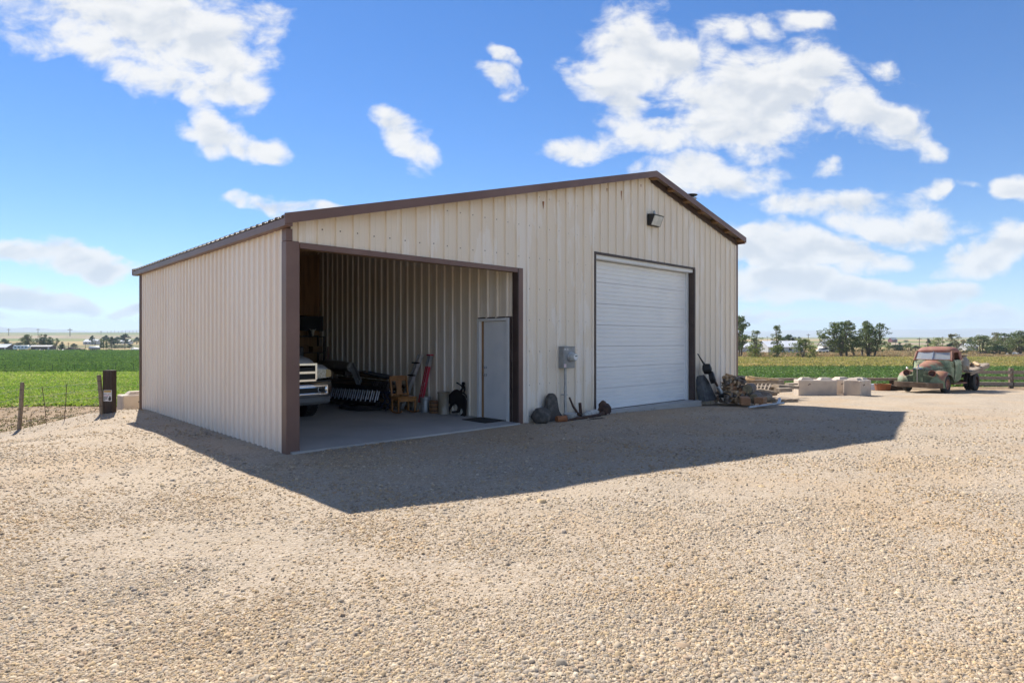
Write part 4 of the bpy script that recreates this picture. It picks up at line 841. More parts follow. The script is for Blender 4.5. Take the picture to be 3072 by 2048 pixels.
# shelving in the back corner
t = thing('storage_shelf', 'dark storage shelf in the back corner of the bay', 'shelf', (4.05, 8.45, .004))
for x in (-.75, .62):
    for y in (-.2, .2): MB().bx(x - .02, x + .02, y - .02, y + .02, 0, 1.80).build('post', m_dark, t)
for z in (.3, .8, 1.3, 1.78): MB().bx(-.78, .65, -.23, .23, z, z + .025).build('shelf_board', m_dark, t)
def carton(x, y, z, sx, sy, sz, m, lab, nm='carton'):
    o = MB().bbox(x - sx / 2, x + sx / 2, y - sy / 2, y + sy / 2, z, z + sz, .006); return solo(o, nm, m, lab, 'box')
m_card = mat('cardboard', (.22, .13, .06), .8, col2=(.16, .09, .045), scale=4)
carton(3.95, 8.35, 1.33, .42, .3, .22, m_card, 'brown carton on the third board of the dark shelf')
carton(4.45, 8.35, 1.33, .3, .3, .18, m_card, 'small brown carton at the right end of the dark shelf')
carton(4.15, 8.35, .83, .5, .34, .12, mat('pink_box', (.35, .17, .15), .7), 'flat dusty red box on the second board of the dark shelf')
solo(MB().lathe([(.02, 0), (.14, .02), (.17, .09), (.14, .17), (.05, .2)], 14, Matrix.Translation((3.72, 8.3, .83))), 'hard_hat', m_white, 'white hard hat on the dark shelf beside the red box', 'hat', smooth=50)
t = thing('television', 'old black flat television standing on top of the dark shelf', 'television', (4.32, 8.4, 1.81))
MB().bbox(-.42, .40, -.02, .05, .16, .60, .01).build('screen', m_glassd, t); MB().bx(-.06, .06, -.03, .04, .02, .16).build('stand', m_dark, t); MB().bx(-.2, .2, -.12, .1, 0, .02).build('base', m_dark, t)
sk = MB(); sk.lathe([(.02, 0), (.028, .03), (.045, .12), (.05, .15), (.03, .19)], 10, Matrix.Translation((4.3, 8.22, 1.81))); sk.tube([(4.20, 8.22, 2.02), (4.25, 8.22, 1.975), (4.30, 8.22, 1.965), (4.35, 8.22, 1.975), (4.40, 8.22, 2.02)], [.006, .013, .018, .013, .006], 6)
solo(sk, 'cow_skull', mat('skull_bone', (.75, .72, .65), .7), 'small white horned skull standing in front of the television', 'skull', smooth=50)
solo(MB().tube([(4.66, 8.0, .02), (4.70, 8.05, 1.5)], .018, 6).bx(4.60, 4.74, 7.99, 8.03, .02, .26), 'red_shovel', mat('dull_red', (.16, .022, .02), .6), 'dull red shovel leaning in the back corner', 'shovel')
# door mat
dm = MB().bbox(4.22, 4.74, .34, 1.10, .004, .016, .004); solo(dm, 'door_mat', m_rubber, 'black rubber mat on the floor before the entry door', 'mat')

# ================================================================== RIGHT OF THE ROLL DOOR
GR = -.06
ar = MB(); ar.prism([(-.30, 0), (.30, 0), (.30, .12), (.20, .34), (.06, .56), (-.10, .74), (-.2, .72), (-.28, .5)], .2, Matrix.Translation((12.10, -.12, GR)) @ Matrix.Rotation(math.pi / 2 - .18, 4, 'X'))
ar.v = [(x + .03 * mnoise.noise((x * 5, y * 7, z * 5)), y + .05 * mnoise.noise((x * 6, y * 7, z * 6 + 3)), z + .02 * mnoise.noise((x * 8, z * 8, 1))) for x, y, z in ar.v]
solo(ar, 'slab_rock', mat('blue_basalt', (.075, .08, .085), .9, col2=(.13, .135, .135), scale=6, bump=.02, bscale=8), 'big pointed blue black slab rock right of the roll door', 'rock')
# old axle leaning against the wall
t = thing('old_axle', 'black leaning vehicle axle with two round housings and a silver tube', 'axle', (12.30, -.55, GR))
A0, A1 = V3(12.38, -.62, GR + .10), V3(11.86, -.06, 1.30); dA = (A1 - A0)
def al(f_): return A0 + dA * f_
def spin(c, ax): q = Vector((0, 0, 1)).rotation_difference(Vector(ax)); return Matrix.Translation(c) @ q.to_matrix().to_4x4()
MB().tube([al(.72), al(.86), al(1.)], [.035, .022, .014], 8).build('shaft', m_black, t, smooth=True, world=True)
sideA = V3(.45, -.85, .2).normalized()
MB().lathe([(.03, -.13), (.13, -.10), (.155, 0), (.13, .10), (.03, .13)], 16, spin(al(.66), sideA)).build('housing', m_black, t, smooth=True, world=True)
MB().lathe([(.06, -.09), (.17, -.07), (.175, .04), (.12, .07), (.10, .03)], 16, spin(al(.47), sideA)).build('housing', m_black, t, smooth=True, world=True)
MB().tube([al(.60), al(.40)], [.05, .06], 8).build('torque_tube', m_black, t, smooth=True, world=True)
MB().tube([al(.40), al(.26)], [.035, .03], 8).build('yoke', m_rust, t, smooth=True, world=True)
MB().tube([al(.27), al(.06)], .048, 10).build('tube', m_galv, t, smooth=True, world=True)
MB().lathe([(.06, -.10), (.14, -.08), (.15, .06), (.13, .10), (.11, -.02)], 14, spin(al(.03) + V3(0, 0, .03), dA.normalized() * -1)).build('drum', m_black, t, smooth=40, world=True)
# firewood heap
fw = []; m_sp2 = mat('split_wood_grey', (.45, .37, .28), .85, col2=(.20, .155, .11), scale=5, lo=.4, hi=.6); m_sp3 = mat('split_wood_red', (.46, .25, .13), .8, col2=(.24, .13, .07), scale=5, lo=.4, hi=.65)
for k in range(8):
    mb = MB(); rs = random.Random(k + 20); L_ = .40
    poly = [[(0, 0), (.12, .01), (.07, .10)], [(0, 0), (.11, .02), (.09, .09), (.02, .10)], [(0, .03), (.05, 0), (.11, .03), (.09, .09), (.03, .10)], [(0, 0), (.12, 0), (.10, .06), (.03, .07)],
            [(0, 0), (.07, 0), (.06, .07), (.01, .06)], [(.04, 0), (.09, .02), (.10, .06), (.06, .10), (.02, .08), (0, .04)], [(0, 0), (.09, .02), (.03, .09)], [(0, .01), (.13, 0), (.11, .05)]][k]
    mb.prism([(x - .06 + rs.uniform(-.008, .008), y + rs.uniform(-.008, .008)) for x, y in poly], L_, Matrix.Rotation(math.pi / 2, 4, 'X') @ Matrix.Translation((0, 0, -L_ / 2)))
    mb.v = [(x + .008 * rs.uniform(-1, 1), y, z + .008 * rs.uniform(-1, 1)) for x, y, z in mb.v]
    me = mb.mesh('firewood_log'); me.materials.append([m_split, m_bark, m_sp2, m_sp3, m_split, m_bark, m_sp2, m_split][k]); fw.append(me)
rs = random.Random(8); FWL = {0: 'pale tan triangular split log in the firewood heap', 1: 'squarish bark covered log in the firewood heap', 2: 'grey weathered split log in the firewood heap', 3: 'reddish flat split log in the firewood heap', 4: 'small square pale split log in the firewood heap', 5: 'rounded bark covered stick in the firewood heap', 6: 'narrow grey wedge in the firewood heap', 7: 'thin flat pale wedge in the firewood heap'}
for lay in range(9):
    z = GR + lay * .078; a0 = -.62 + .05 * lay; a1 = .62 - .045 * lay
    for row in range(3 if lay < 4 else 2):
        a = a0 + rs.uniform(0, .05)
        while a < a1:
            cx_, cy_ = 13.08 - row * .0, -.62; ex, ey = .69, -.72                       # the heap runs across the line of sight
            x = cx_ + a * ex - (.69 * (.15 - row * .30)) * -1 - .15; y = cy_ + a * ey * .55 - .30 * row * .6 + .12
            fk = rs.randrange(8); o = obj('firewood_log', fw[fk], None); o.location = (x, min(y, -.24), z + rs.uniform(-.01, .02)); o.rotation_euler = (rs.uniform(-.12, .12), rs.uniform(-1.2, 1.2), -.75 + rs.uniform(-.35, .35)); s_ = rs.uniform(.8, 1.2); o.scale = (s_, rs.uniform(.75, 1.05), s_)
            tag(o, FWL[fk], 'firewood', 'split firewood heap'); a += rs.uniform(.10, .135)
def roundlog(p0, p1, r, label, me_bark=m_bark):
    t = thing('round_log', label, 'log', tuple(Vector(p0).lerp(Vector(p1), .5) - V3(0, 0, r)))
    mb = MB().tube([p0, Vector(p0).lerp(Vector(p1), .33), Vector(p0).lerp(Vector(p1), .66), p1], [r, r * 1.05, r, r * .95], 14); mb.build('bark', me_bark, t, smooth=50, world=True)
    d_ = (Vector(p1) - Vector(p0)).normalized(); MB().lathe([(r * .93, 0), (r * .9, .008), (.004, .009)], 14, spin(Vector(p0), -d_)).build('cut_end', m_end, t, world=True)
    return t
roundlog((12.45, -1.42, GR + .14), (13.15, -1.22, GR + .14), .14, 'thick round log lying lowest before the firewood heap')
roundlog((12.78, -1.08, GR + .36), (13.45, -.90, GR + .36), .145, 'thick round log resting on the lower log and the firewood')
roundlog((13.30, -.92, GR + .14), (13.95, -.80, GR + .14), .13, 'short round log behind the stacked pair of round logs')
for (x, y, z, L_, a, lab) in ((12.15, -1.30, GR, .55, .55, 'squared timber offcut with pale top lying before the round logs'), (12.42, -1.62, GR, .34, .1, 'short red brown timber block beside the lower round log')):
    m4 = Matrix.Translation((x, y, z)) @ Matrix.Rotation(a, 4, 'Z'); solo(MB().bbox(-L_ / 2, L_ / 2, -.12, .12, 0, .2, .008, m4), 'timber_offcut', mat('cedar_timber', (.34, .17, .085), .8, col2=(.42, .30, .18), scale=3, stretch=(1, 6, 6), lo=.5, hi=.7), lab, 'timber')
for k, (x, y, a) in enumerate(((12.0, -1.66, .4), (12.25, -1.82, -.2), (12.45, -1.80, .1))):
    solo(MB().prism([(-.2, 0), (.2, .01), (.17, .045), (-.15, .05)], .09, Matrix.Translation((x, y, GR)) @ Matrix.Rotation(a, 4, 'Z') @ Matrix.Rotation(math.pi / 2, 4, 'X')), 'wood_splinter', m_split, 'thin split piece of wood lying flat before the timber blocks', 'wood', 'split pieces on the gravel')
t = thing('white_pipe', 'thin pale bent metal pipe lying on the gravel in front of the logs', 'pipe', (12.0, -1.95, GR))
MB().tube([(11.20, -1.86, GR + .03), (12.1, -1.95, GR + .035), (12.95, -2.02, GR + .03)], .028, 8).build('tube', m_galv, t, smooth=True, world=True)
MB().tube([(12.6, -1.98, GR + .03), (13.0, -1.88, GR + .05), (13.25, -1.78, GR + .10)], [.028, .04, .05], 8).build('spout', m_galv, t, smooth=True, world=True)
# lumber behind the corner of the building
def lum(p0, p1, w, h, m, lab, nm='lumber', grp=None): return solo(MB().bar(p0, p1, w, h), nm, m, lab, 'lumber', grp)
gz_ = lambda x, y: tz(x, y)
def P(u, v, d): return atd(u, v, d)
for k, (u0, v0, u1, v1, d, w, h, m, lab) in enumerate((
    (2205, 1162, 2352, 1166, 20.6, .30, .16, m_oldwood, 'wide weathered beam at the bottom of the lumber stack'),
    (2205, 1150, 2350, 1148, 21.4, .14, .22, m_oldwood, 'long grey brown beam standing on edge in the lumber stack'),
    (2200, 1138, 2262, 1137, 21.2, .20, .05, m_ypine, 'short pale plank on top of the lumber beside the building corner'),
    (2205, 1132, 2240, 1133, 21.6, .20, .08, m_oldwood, 'grey plank end on top of the lumber beside the brown corner trim'))):
    lum(P(u0, v0, d), P(u1, v1, d), w, h, m, lab)
lum(P(2238, 1131, 21.0), P(2334, 1138, 21.0), .10, .07, m_ypine, 'fresh yellow board lying slanted on top of the lumber stack'); lum(P(2248, 1129, 21.3), P(2310, 1139, 20.9), .09, .04, m_ypine, 'thin yellow board crossing the slanted fresh one')
lum(P(2325, 1157, 20.2), P(2385, 1161, 20.3), .45, .10, m_oldwood, 'wide pale plank end near the concrete block'); lum(P(2330, 1170, 19.8), P(2368, 1168, 19.9), .3, .12, m_oldwood, 'squared timber lying under the wide pale plank'); lum(P(2360, 1152, 21.5), P(2388, 1151, 21.5), .3, .06, m_oldwood, 'board end just beside the large concrete block')
for k in range(3):
    lum(P(2215 + k * 8, 1182 - k * 3, 19.6 + .3 * k), P(2320 + k * 6, 1178 - k * 4, 20.2 + .3 * k), .35, .1, m_oldwood, 'rough timber under the wooden ladder', grp='bearers under the ladder')
t = thing('wooden_ladder', 'weathered wooden ladder lying tilted on the timbers by the building corner', 'ladder', tuple(P(2270, 1172, 19.8)))
a0, a1, b0, b1 = P(2222, 1150, 20.0), P(2320, 1151, 19.7), P(2222, 1170, 19.6), P(2311, 1171, 19.3)
for p, q in ((a0, a1), (b0, b1)): MB().bar(p, q, .05, .035).build('rail', m_oldwood, t, world=True)
for k in range(8): f_ = (k + .3) / 8; MB().bar(a0.lerp(a1, f_), b0.lerp(b1, f_), .04, .03).build('rung', m_oldwood, t, world=True)
for k, (u0, v0, u1, v1, d, lab) in enumerate(((2255, 1176, 2330, 1181, 18.6, 'rough bark slab curving toward the broken pallet'), (2262, 1186, 2316, 1187, 17.9, 'dark bark slab in the middle of three on the gravel'), (2265, 1197, 2324, 1199, 17.2, 'lowest bark slab lying on the sunlit gravel'))):
    p0, p1 = P(u0, v0, d), P(u1, v1, d); mb = MB().tube([p0, p0.lerp(p1, .3) + V3(0, 0, .02), p0.lerp(p1, .7) + V3(0, 0, .01), p1], [.07, .11, .10, .05], 8); mb.v = [(x + .03 * mnoise.noise((x * 6, y * 6, z * 6)), y + .03 * mnoise.noise((x * 6, y * 6, z * 6 + 9)), z + .02 * mnoise.noise((x * 7, y * 6, 5))) for x, y, z in mb.v]
    solo(mb, 'bark_slab', m_bark if k == 1 else mat('slab_wood', (.33, .25, .17), .85, col2=(.2, .15, .1), scale=5), lab, 'slab', smooth=50)
t = thing('broken_pallet', 'broken grey pallet lying flat at the end of the bark slabs', 'pallet', tuple(P(2335, 1186, 18.9)))
c0 = P(2335, 1186, 18.9); c0.z = tz(c0.x, c0.y)
for k in range(3): MB().bx(-.45, .45, -.32 + k * .3, -.27 + k * .3, 0, .10, Matrix.Translation(c0) @ Matrix.Rotation(-.55, 4, 'Z')).build('stringer', m_oldwood, t, world=True)
for k in range(4): MB().bx(-.45 + k * .25, -.28 + k * .25, -.36, .36, .102, .122, Matrix.Translation(c0) @ Matrix.Rotation(-.55, 4, 'Z')).build('slat', m_oldwood, t, world=True)
t['label'] = t['label']
# concrete blocks with lugs
def eblock(c, L_, rz, label, w=.61, h=.61, lugs=2):
    t = thing('concrete_block', label, 'concrete block', c, rz)
    MB().bbox(-L_ / 2, L_ / 2, -w / 2, w / 2, 0, h, .025).build('body', m_block, t)
    for k in range(lugs):
        x = (k - (lugs - 1) / 2) * L_ / lugs
        MB().loft([[V3(x + sx * a, sy * a * .9, z) for sx, sy in ((-1, -1), (1, -1), (1, 1), (-1, 1))] for a, z in ((.24, h - .01), (.15, h + .085))]).build('lug', m_block, t)
    MB().tube([(-L_ / 4, -w / 2 - .0, h * .72), (-L_ / 4, -w / 2 - .04, h * .74), (-L_ / 4 + .08, -w / 2, h * .78)], .012, 6).build('lifting_loop', m_rust, t)
    return t
head = math.atan2(RT.y, RT.x)
def eb(u, v, d, L_, da, label, lugs=2, h=.61): p = atd(u, v, d); return eblock((p.x, p.y, tz(p.x, p.y) - .06), L_, head + da, label, lugs=lugs, h=h)
eb(2445, 1176, 23.3, 1.38, R(-8), 'long concrete block with two lugs beside the lumber stack', 2, .66)
eb(2522, 1176, 24.2, .9, R(12), 'short concrete block wedged between the two larger blocks', 1, .66)
eb(2572, 1176, 23.0, .95, R(38), 'concrete block set at an angle nearest the old truck', 2, .66)
p = (.55, 10.35); eblock((p[0], p[1], tz(*p) - .02), 1.5, R(2), 'pale concrete block behind the back corner of the metal shop', h=.68, lugs=2)

# ================================================================== FENCE BEHIND THE LEFT CORNER
def wpost(x, y, h, r, lean, label, bands=4):
    t = thing('fence_post', label, 'post', (x, y, tz(x, y) - .05), group=None)
    mb = MB().tube([(0, 0, 0), (lean * .5 + .006, 0, h * .5), (lean, 0, h - .03), (lean, 0, h)], [r * 1.06, r, r * .97, r * .75], 10); mb.build('pole', m_woodz, t, smooth=50)
    for k in range(bands): z = h * (.25 + .2 * k); MB().lathe([(r * 1.06, z), (r * 1.10, z + .004), (r * 1.06, z + .01)], 8, Matrix.Translation((lean * z / h, 0, 0))).build('wire_wrap', m_rust, t)
    return t
PB = onz(57, 1289, -.40); PA = onz(306, 1251, -.17); PT = onz(329, 1249, -.165)
HL = (1289 - 1154.5) / F * ((PB - CAM).dot(FW)); HA = (1251 - 1139) / F * ((PA - CAM).dot(FW)); HT = (1249 - 1123) / F * ((PT - CAM).dot(FW))
wpost(PB.x, PB.y, HL + .1, .043, .06, 'thin round wooden post at the left end of the wire fence')
wpost(PA.x, PA.y, HA + .1, .046, -.06, 'leaning thin wooden post right beside the dark tie post')
t = thing('tie_post', 'thick dark railway tie post with a warning sign nailed on', 'post', (PT.x, PT.y, tz(PT.x, PT.y) - .08), head)
MB().bbox(-.115, .115, -.09, .09, 0, HT + .1, .012).build('timber', m_tie, t)
t = thing('gate_sign', 'white and yellow keep gate closed sign on the dark tie post', 'sign', (PT.x, PT.y, tz(PT.x, PT.y) - .08), head)
z0 = HT * .27 + .10
MB().bx(-.085, .112, -.0945, -.0912, z0, z0 + .265).build('plate', mat('sign_white', (.72, .70, .70), .5), t)
MB().bx(-.075, .10, -.0965, -.0950, z0 + .215, z0 + .255).build('header', mat('sign_yellow', (.62, .36, .02), .5), t)
rxm = Matrix.Rotation(math.pi / 2, 3, 'X'); m_ink = mat('black_ink', (.02, .02, .02), .6)
text('WARNING', .036, m_ink, t, V3(.0125, -.0968, z0 + .222), rxm, align='CENTER'); text('KEEP GATE', .038, m_ink, t, V3(-.08, -.0950, z0 + .165), rxm)
text('CLOSED', .036, mat('red_ink', (.5, .03, .04), .6), t, V3(-.08, -.0950, z0 + .125), rxm)
for k in range(4): MB().bx(-.08, -.08 + (.10, .085, .09, .04)[k], -.0960, -.0950, z0 + .095 - k * .026, z0 + .108 - k * .026).build('small_print', m_ink, t)
MB().prism([(.03, .02), (.055, .0), (.09, .01), (.1, .06), (.08, .11), (.06, .12), (.055, .09), (.035, .07)], .001, Matrix.Translation((0, -.0950, z0 + .01)) @ Matrix.Rotation(math.pi / 2, 4, 'X')).build('picture', m_ink, t)
for u0, v0, u1, v1, lab in ((126, 1158, 140, 1277, 'thin wire stay leaning right in the fence bay'), (200, 1152, 192, 1273, 'thin wire stay leaning left in the fence bay')):
    b_ = onz(u1, v1, -.32); d_ = (b_ - CAM).dot(FW); top = atd(u0, v0, d_)
    solo(MB().tube([b_ - V3(0, 0, .04), b_.lerp(top, .5) + V3(.008, 0, 0), top], .007, 5), 'wire_stay', m_rust, lab, 'fence stay')
for k in range(5):
    za = .18 + k * .19; zb = .16 + k * .17
    pts = [PB + (PB - PA) * 2.2 + V3(0, 0, za - .55), PB + V3(0, 0, za), PB.lerp(PA, .5) + V3(0, 0, (za + zb) / 2 - .01), PA + V3(0, 0, zb), PT + V3(0, 0, zb)]
    solo(MB().tube(pts, .0028, 4), 'fence_wire', m_galv, 'thin steel wire strung between the left fence posts', 'wire', 'wires of the left fence')
# metal T posts along the pasture edge
tp = None
for k in range(9):
    u = [-58, 15, 88, 157, 224, 288, 347, 401, 455][k]; d_ = 96.5 + k * .5; g_ = gp(u, d_)
    if tp is None:
        tp = MB().bx(-.035, .035, -.008, .008, -.3, 1.3).bx(-.008, .008, 0, .05, -.3, 1.3).mesh('steel_post'); tp.materials.append(mat('green_post', (.03, .04, .03), .6))
    o = obj('steel_post', tp, None); o.location = g_; o.rotation_euler = (0, 0, head); tag(o, 'thin dark steel post along the far edge of the pasture', 'post', 'steel fence posts along the pasture')

# ================================================================== THE OLD TRUCK
def rust_paint():
    m = bpy.data.materials.new('rusted_green_paint'); m.use_nodes = True; nt = m.node_tree; L = nt.links; b = nt.nodes['Principled BSDF']; b.inputs['Roughness'].default_value = .65
    tcn = nd(nt, 'ShaderNodeTexCoord'); geo = nd(nt, 'ShaderNodeNewGeometry'); sp = nd(nt, 'ShaderNodeSeparateXYZ'); L.new(geo.outputs['Normal'], sp.inputs[0])
    def nz(sc, d=6):
        n = nd(nt, 'ShaderNodeTexNoise'); n.inputs['Scale'].default_value = sc; n.inputs['Detail'].default_value = d; n.inputs['Roughness'].default_value = .65; L.new(tcn.outputs['Object'], n.inputs['Vector']); return n.outputs['Fac']
    def mp(x, a, bb):
        r = nd(nt, 'ShaderNodeMapRange', interpolation_type='SMOOTHSTEP'); L.new(x, r.inputs[0]); r.inputs[1].default_value = a; r.inputs[2].default_value = bb; return r.outputs[0]
    def mx_(f, a, c):
        n = nd(nt, 'ShaderNodeMix', data_type='RGBA'); L.new(f, n.inputs[0])
        for i, q in ((6, a), (7, c)):
            if isinstance(q, tuple): n.inputs[i].default_value = (*q, 1)
            else: L.new(q, n.inputs[i])
        return n.outputs[2]
    def mt_(op, a, bb):
        n = nd(nt, 'ShaderNodeMath', operation=op)
        for i, q in enumerate((a, bb)):
            if isinstance(q, (int, float)): n.inputs[i].default_value = q
            else: L.new(q, n.inputs[i])
        return n.outputs[0]
    green = mx_(mp(nz(2.2), .42, .62), (.17, .24, .14), (.42, .47, .30))
    green = mx_(mp(nz(5.), .5, .62), green, (.20, .22, .12))
    rust = mx_(mp(nz(4.), .4, .65), (.27, .115, .075), (.34, .17, .085))
    f = mp(mt_('ADD', mt_('MULTIPLY', sp.outputs[2], .30), nz(1.5)), .62, .74)
    L.new(mx_(f, green, rust), b.inputs['Base Color'])
    return m
m_rp = rust_paint()
m_rr = mat('red_primer_rust', (.27, .105, .075), .7, col2=(.34, .17, .11), scale=2.5, lo=.4, hi=.65, col3=(.2, .2, .11), scale3=3, lo3=.62, hi3=.75)
m_bump = mat('rusty_bumper', (.17, .115, .075), .6, .2, col2=(.10, .065, .045), scale=4, col3=(.3, .28, .25), scale3=6, lo3=.6, hi3=.7)
def supr(x0, x1, w, z, ex=5., n=28):
    cx, hx = (x0 + x1) / 2, abs(x1 - x0) / 2; out = []
    for k in range(n):
        a = 2 * math.pi * k / n; c, s_ = math.cos(a), math.sin(a)
        out.append(V3(cx + hx * math.copysign(abs(c) ** (2 / ex), c), w * math.copysign(abs(s_) ** (2 / ex), s_), z))
    return out
def wheel(t, x, y, r, w, m_rim, out=1, name='wheel'):
    m4 = Matrix.Translation((x, y, r)) @ Matrix.Rotation(-math.pi / 2 * out, 4, 'X')
    wh = MB().lathe([(r * .55, -w / 2), (r * .80, -w / 2 - .004), (r * .95, -w * .42), (r, -w * .30), (r, w * .30), (r * .95, w * .42), (r * .80, w / 2 + .004), (r * .55, w / 2)], 28, m4, cap=False).build(name, m_rubber, t, smooth=40)
    MB().lathe([(r * .56, w * .48), (r * .52, w * .46), (r * .48, w * .2), (r * .30, w * .12), (r * .28, w * .3), (r * .1, w * .34), (.004, w * .34)], 20, m4, cap=False).build('rim', m_rim, wh, smooth=40)
    MB().lathe([(r * .56, -w * .47), (r * .3, -w * .2), (.004, -w * .2)], 16, m4, cap=False).build('rim_back', m_rim, wh)
    for k in range(6):
        a = k * math.pi / 3; MB().lathe([(.014, w * .12), (.014, w * .16), (.004, w * .165)], 6, m4 @ Matrix.Translation((r * .40 * math.cos(a), r * .40 * math.sin(a), 0))).build('lug_nut', m_rust, wh)
    return wh
fwd = RT * -.81 + FW * -.586; latv = RT * .586 + FW * -.81
ctr = CAM + RT * 17.58 + FW * 25.7
tk = thing('old_farm_truck', 'rusted green antique flatbed truck parked beside the concrete blocks', 'truck', (ctr.x, ctr.y, tz(ctr.x, ctr.y) - .01), math.atan2(fwd.y, fwd.x))
# hood
def arc(x, w, zt, zb, ex=2.7, n=15):
    out = []
    for k in range(n):
        a = math.pi * k / (n - 1); c, s_ = math.cos(a), math.sin(a)
        out.append(V3(x, w * math.copysign(abs(c) ** (2 / ex), c), zb + (zt - zb) * abs(s_) ** (2 / ex)))
    return out
hd = MB().loft([arc(.84, .10, 1.00, .50), arc(.80, .19, 1.055, .48), arc(.68, .27, 1.10, .48), arc(.45, .35, 1.16, .48), arc(.1, .43, 1.22, .48), arc(-.3, .50, 1.29, .48), arc(-.68, .58, 1.37, .48)]).build('hood', m_rp, tk, smooth=50)
for s_ in (-1, 1): MB().tube([(.72, s_ * .262, .96), (.45, s_ * .357, .98), (.1, s_ * .437, 1.0), (-.3, s_ * .507, 1.02), (-.66, s_ * .585, 1.04)], .012, 5).build('hood_seam', m_rust, hd)
MB().loft([[V3(x, y * k, z) for y, z in ((-.22, .0), (0, .05), (.22, .0), (0, -.02))] for x, k, z in ((.72, 1, 0), (.82, .9, 0), (.87, .35, 0))]).xf(Matrix.Translation((0, 0, 1.03))).build('nose_trim', m_chrome, hd, smooth=40)
MB().loft([[V3(.80 + dx, dy, 1.06) for dx, dy in ((-.05, -.012), (.03, -.012), (.03, .012), (-.05, .012))], [V3(.74 + dx, dy, 1.20) for dx, dy in ((-.02, -.008), (.01, -.008), (.01, .008), (-.02, .008))]]).build('hood_ornament', m_chrome, hd)
# grille: prow and side grilles
gr = MB().loft([[V3(x, y, z) for x, y in ((.60, -.21), (.80, -.185), (.885, 0), (.80, .185), (.60, .21))] for z in (.46, 1.02)]).build('grille', mat('grille_dark', (.05, .075, .05), .7), tk)
mb = MB()
for k in range(-5, 6):
    y = k * .036; x = .888 - abs(y) * .46; mb.bx(x - .01, x + .012, y - .007, y + .007, .47, 1.01)
mb.build('grille_bars', mat('grille_green', (.20, .27, .16), .6, col2=(.12, .16, .1), scale=8), gr)
MB().bx(.893, .905, -.012, .012, .46, 1.03).build('center_strip', m_alu, gr)
for s_ in (-1, 1):
    ap = MB().loft([[V3(.80 - .36 * (y - .18) - dx, s_ * y, z) for y, z in ((.18, .46), (.70, .46), (.76, .60), (.66, .70), (.18, .80))] for dx in (0, .05)]).build('side_grille', m_rp, tk)
    mb = MB()
    for k in range(13):
        y = .20 + k * .038; x = .80 - .36 * (y - .18); zt = .76 - .20 * ((y - .2) / .5) ** 1.3; mb.bx(x - .004, x + .016, s_ * y - .009, s_ * y + .009, .48, zt)
    mb.build('grille_bars', mat('grille_dark', (.05, .075, .05), .7), ap)
    MB().loft([[V3(x, s_ * y, z) for y, z in ((.16, .78), (.16, .52), (.62, .52), (.60, .84), (.35, .90))] for x in (.10, .60)]).build('inner_fender', m_rp, tk)
    # front fender: swept arch
    rings = []
    for k in range(22):
        th = R(-22 + 200 * k / 21); Rr = .545 + .13 * max(0, math.cos(th - R(20))) ** 2 + (.05 if th > R(150) else 0)
        cx_, cz_ = Rr * math.cos(th) * 1.10, .40 + Rr * math.sin(th) * .93
        rg = []
        for y, dr in ((.34, .0), (.50, .02), (.66, .012), (.78, -.03), (.85, -.09), (.875, -.15), (.86, -.155), (.80, -.07), (.60, -.02), (.34, -.03)):
            q = Rr + dr; rg.append(V3(q * math.cos(th) * 1.10, s_ * y, max(.24, .40 + q * math.sin(th) * .93)))
        rings.append(rg if s_ > 0 else rg[::-1])
    MB().loft(rings).build('front_fender', m_rp, tk, smooth=50)
    hl = MB().lathe([(.004, -.26), (.06, -.22), (.115, -.08), (.135, .0), (.135, .035), (.12, .04)], 20, Matrix.Translation((.68, s_ * .47, .845)) @ Matrix.Rotation(math.pi / 2, 4, 'Y'), cap=False).build('headlight', m_rr, tk, smooth=40)
    MB().lathe([(.118, .03), (.10, .0), (.05, -.03), (.004, -.035)], 20, Matrix.Translation((.68, s_ * .47, .845)) @ Matrix.Rotation(math.pi / 2, 4, 'Y'), cap=False).build('reflector', mat('rusty_reflector', (.06, .025, .02), .6), hl, smooth=40)
    MB().bx(-1.95, -.52, s_ * .58 if s_ > 0 else -.86, .86 if s_ > 0 else -.58, .36, .40).build('running_board', m_rr, tk)
    wheel(tk, 0, s_ * .70, .385, .19, m_rr, -s_ if False else s_ * -1 if False else (1 if s_ > 0 else -1))
    for yy in (.62, .84): wheel(tk, -2.88, s_ * yy, .40, .19, m_rust, 1 if s_ > 0 else -1, 'rear_wheel')
    sm_ = MB().lathe([(.004, -.04), (.045, -.02), (.05, .02), (.04, .03), (.004, .032)], 12, Matrix.Translation((.30, s_ * .60, 1.02)) @ Matrix.Rotation(math.pi / 2, 4, 'Y'), cap=False)
    if s_ < 0: sm_.tube([(.29, s_ * .60, .98), (.29, s_ * .60, .90)], .01, 5).build('parking_lamp', m_chrome, tk, smooth=40)
MB().loft([[V3(x - .13 * (abs(y) / .9) ** 3, y, z) for x, z in ((.93, .25), (.985, .26), (.985, .46), (.93, .47))] for y in (-.90, -.75, -.5, 0, .5, .75, .90)]).build('front_bumper', m_bump, tk)
for s_ in (-1, 1): MB().bx(.3, .93, s_ * .36 - .03, s_ * .36 + .03, .30, .40).build('frame_horn', m_rust, tk)
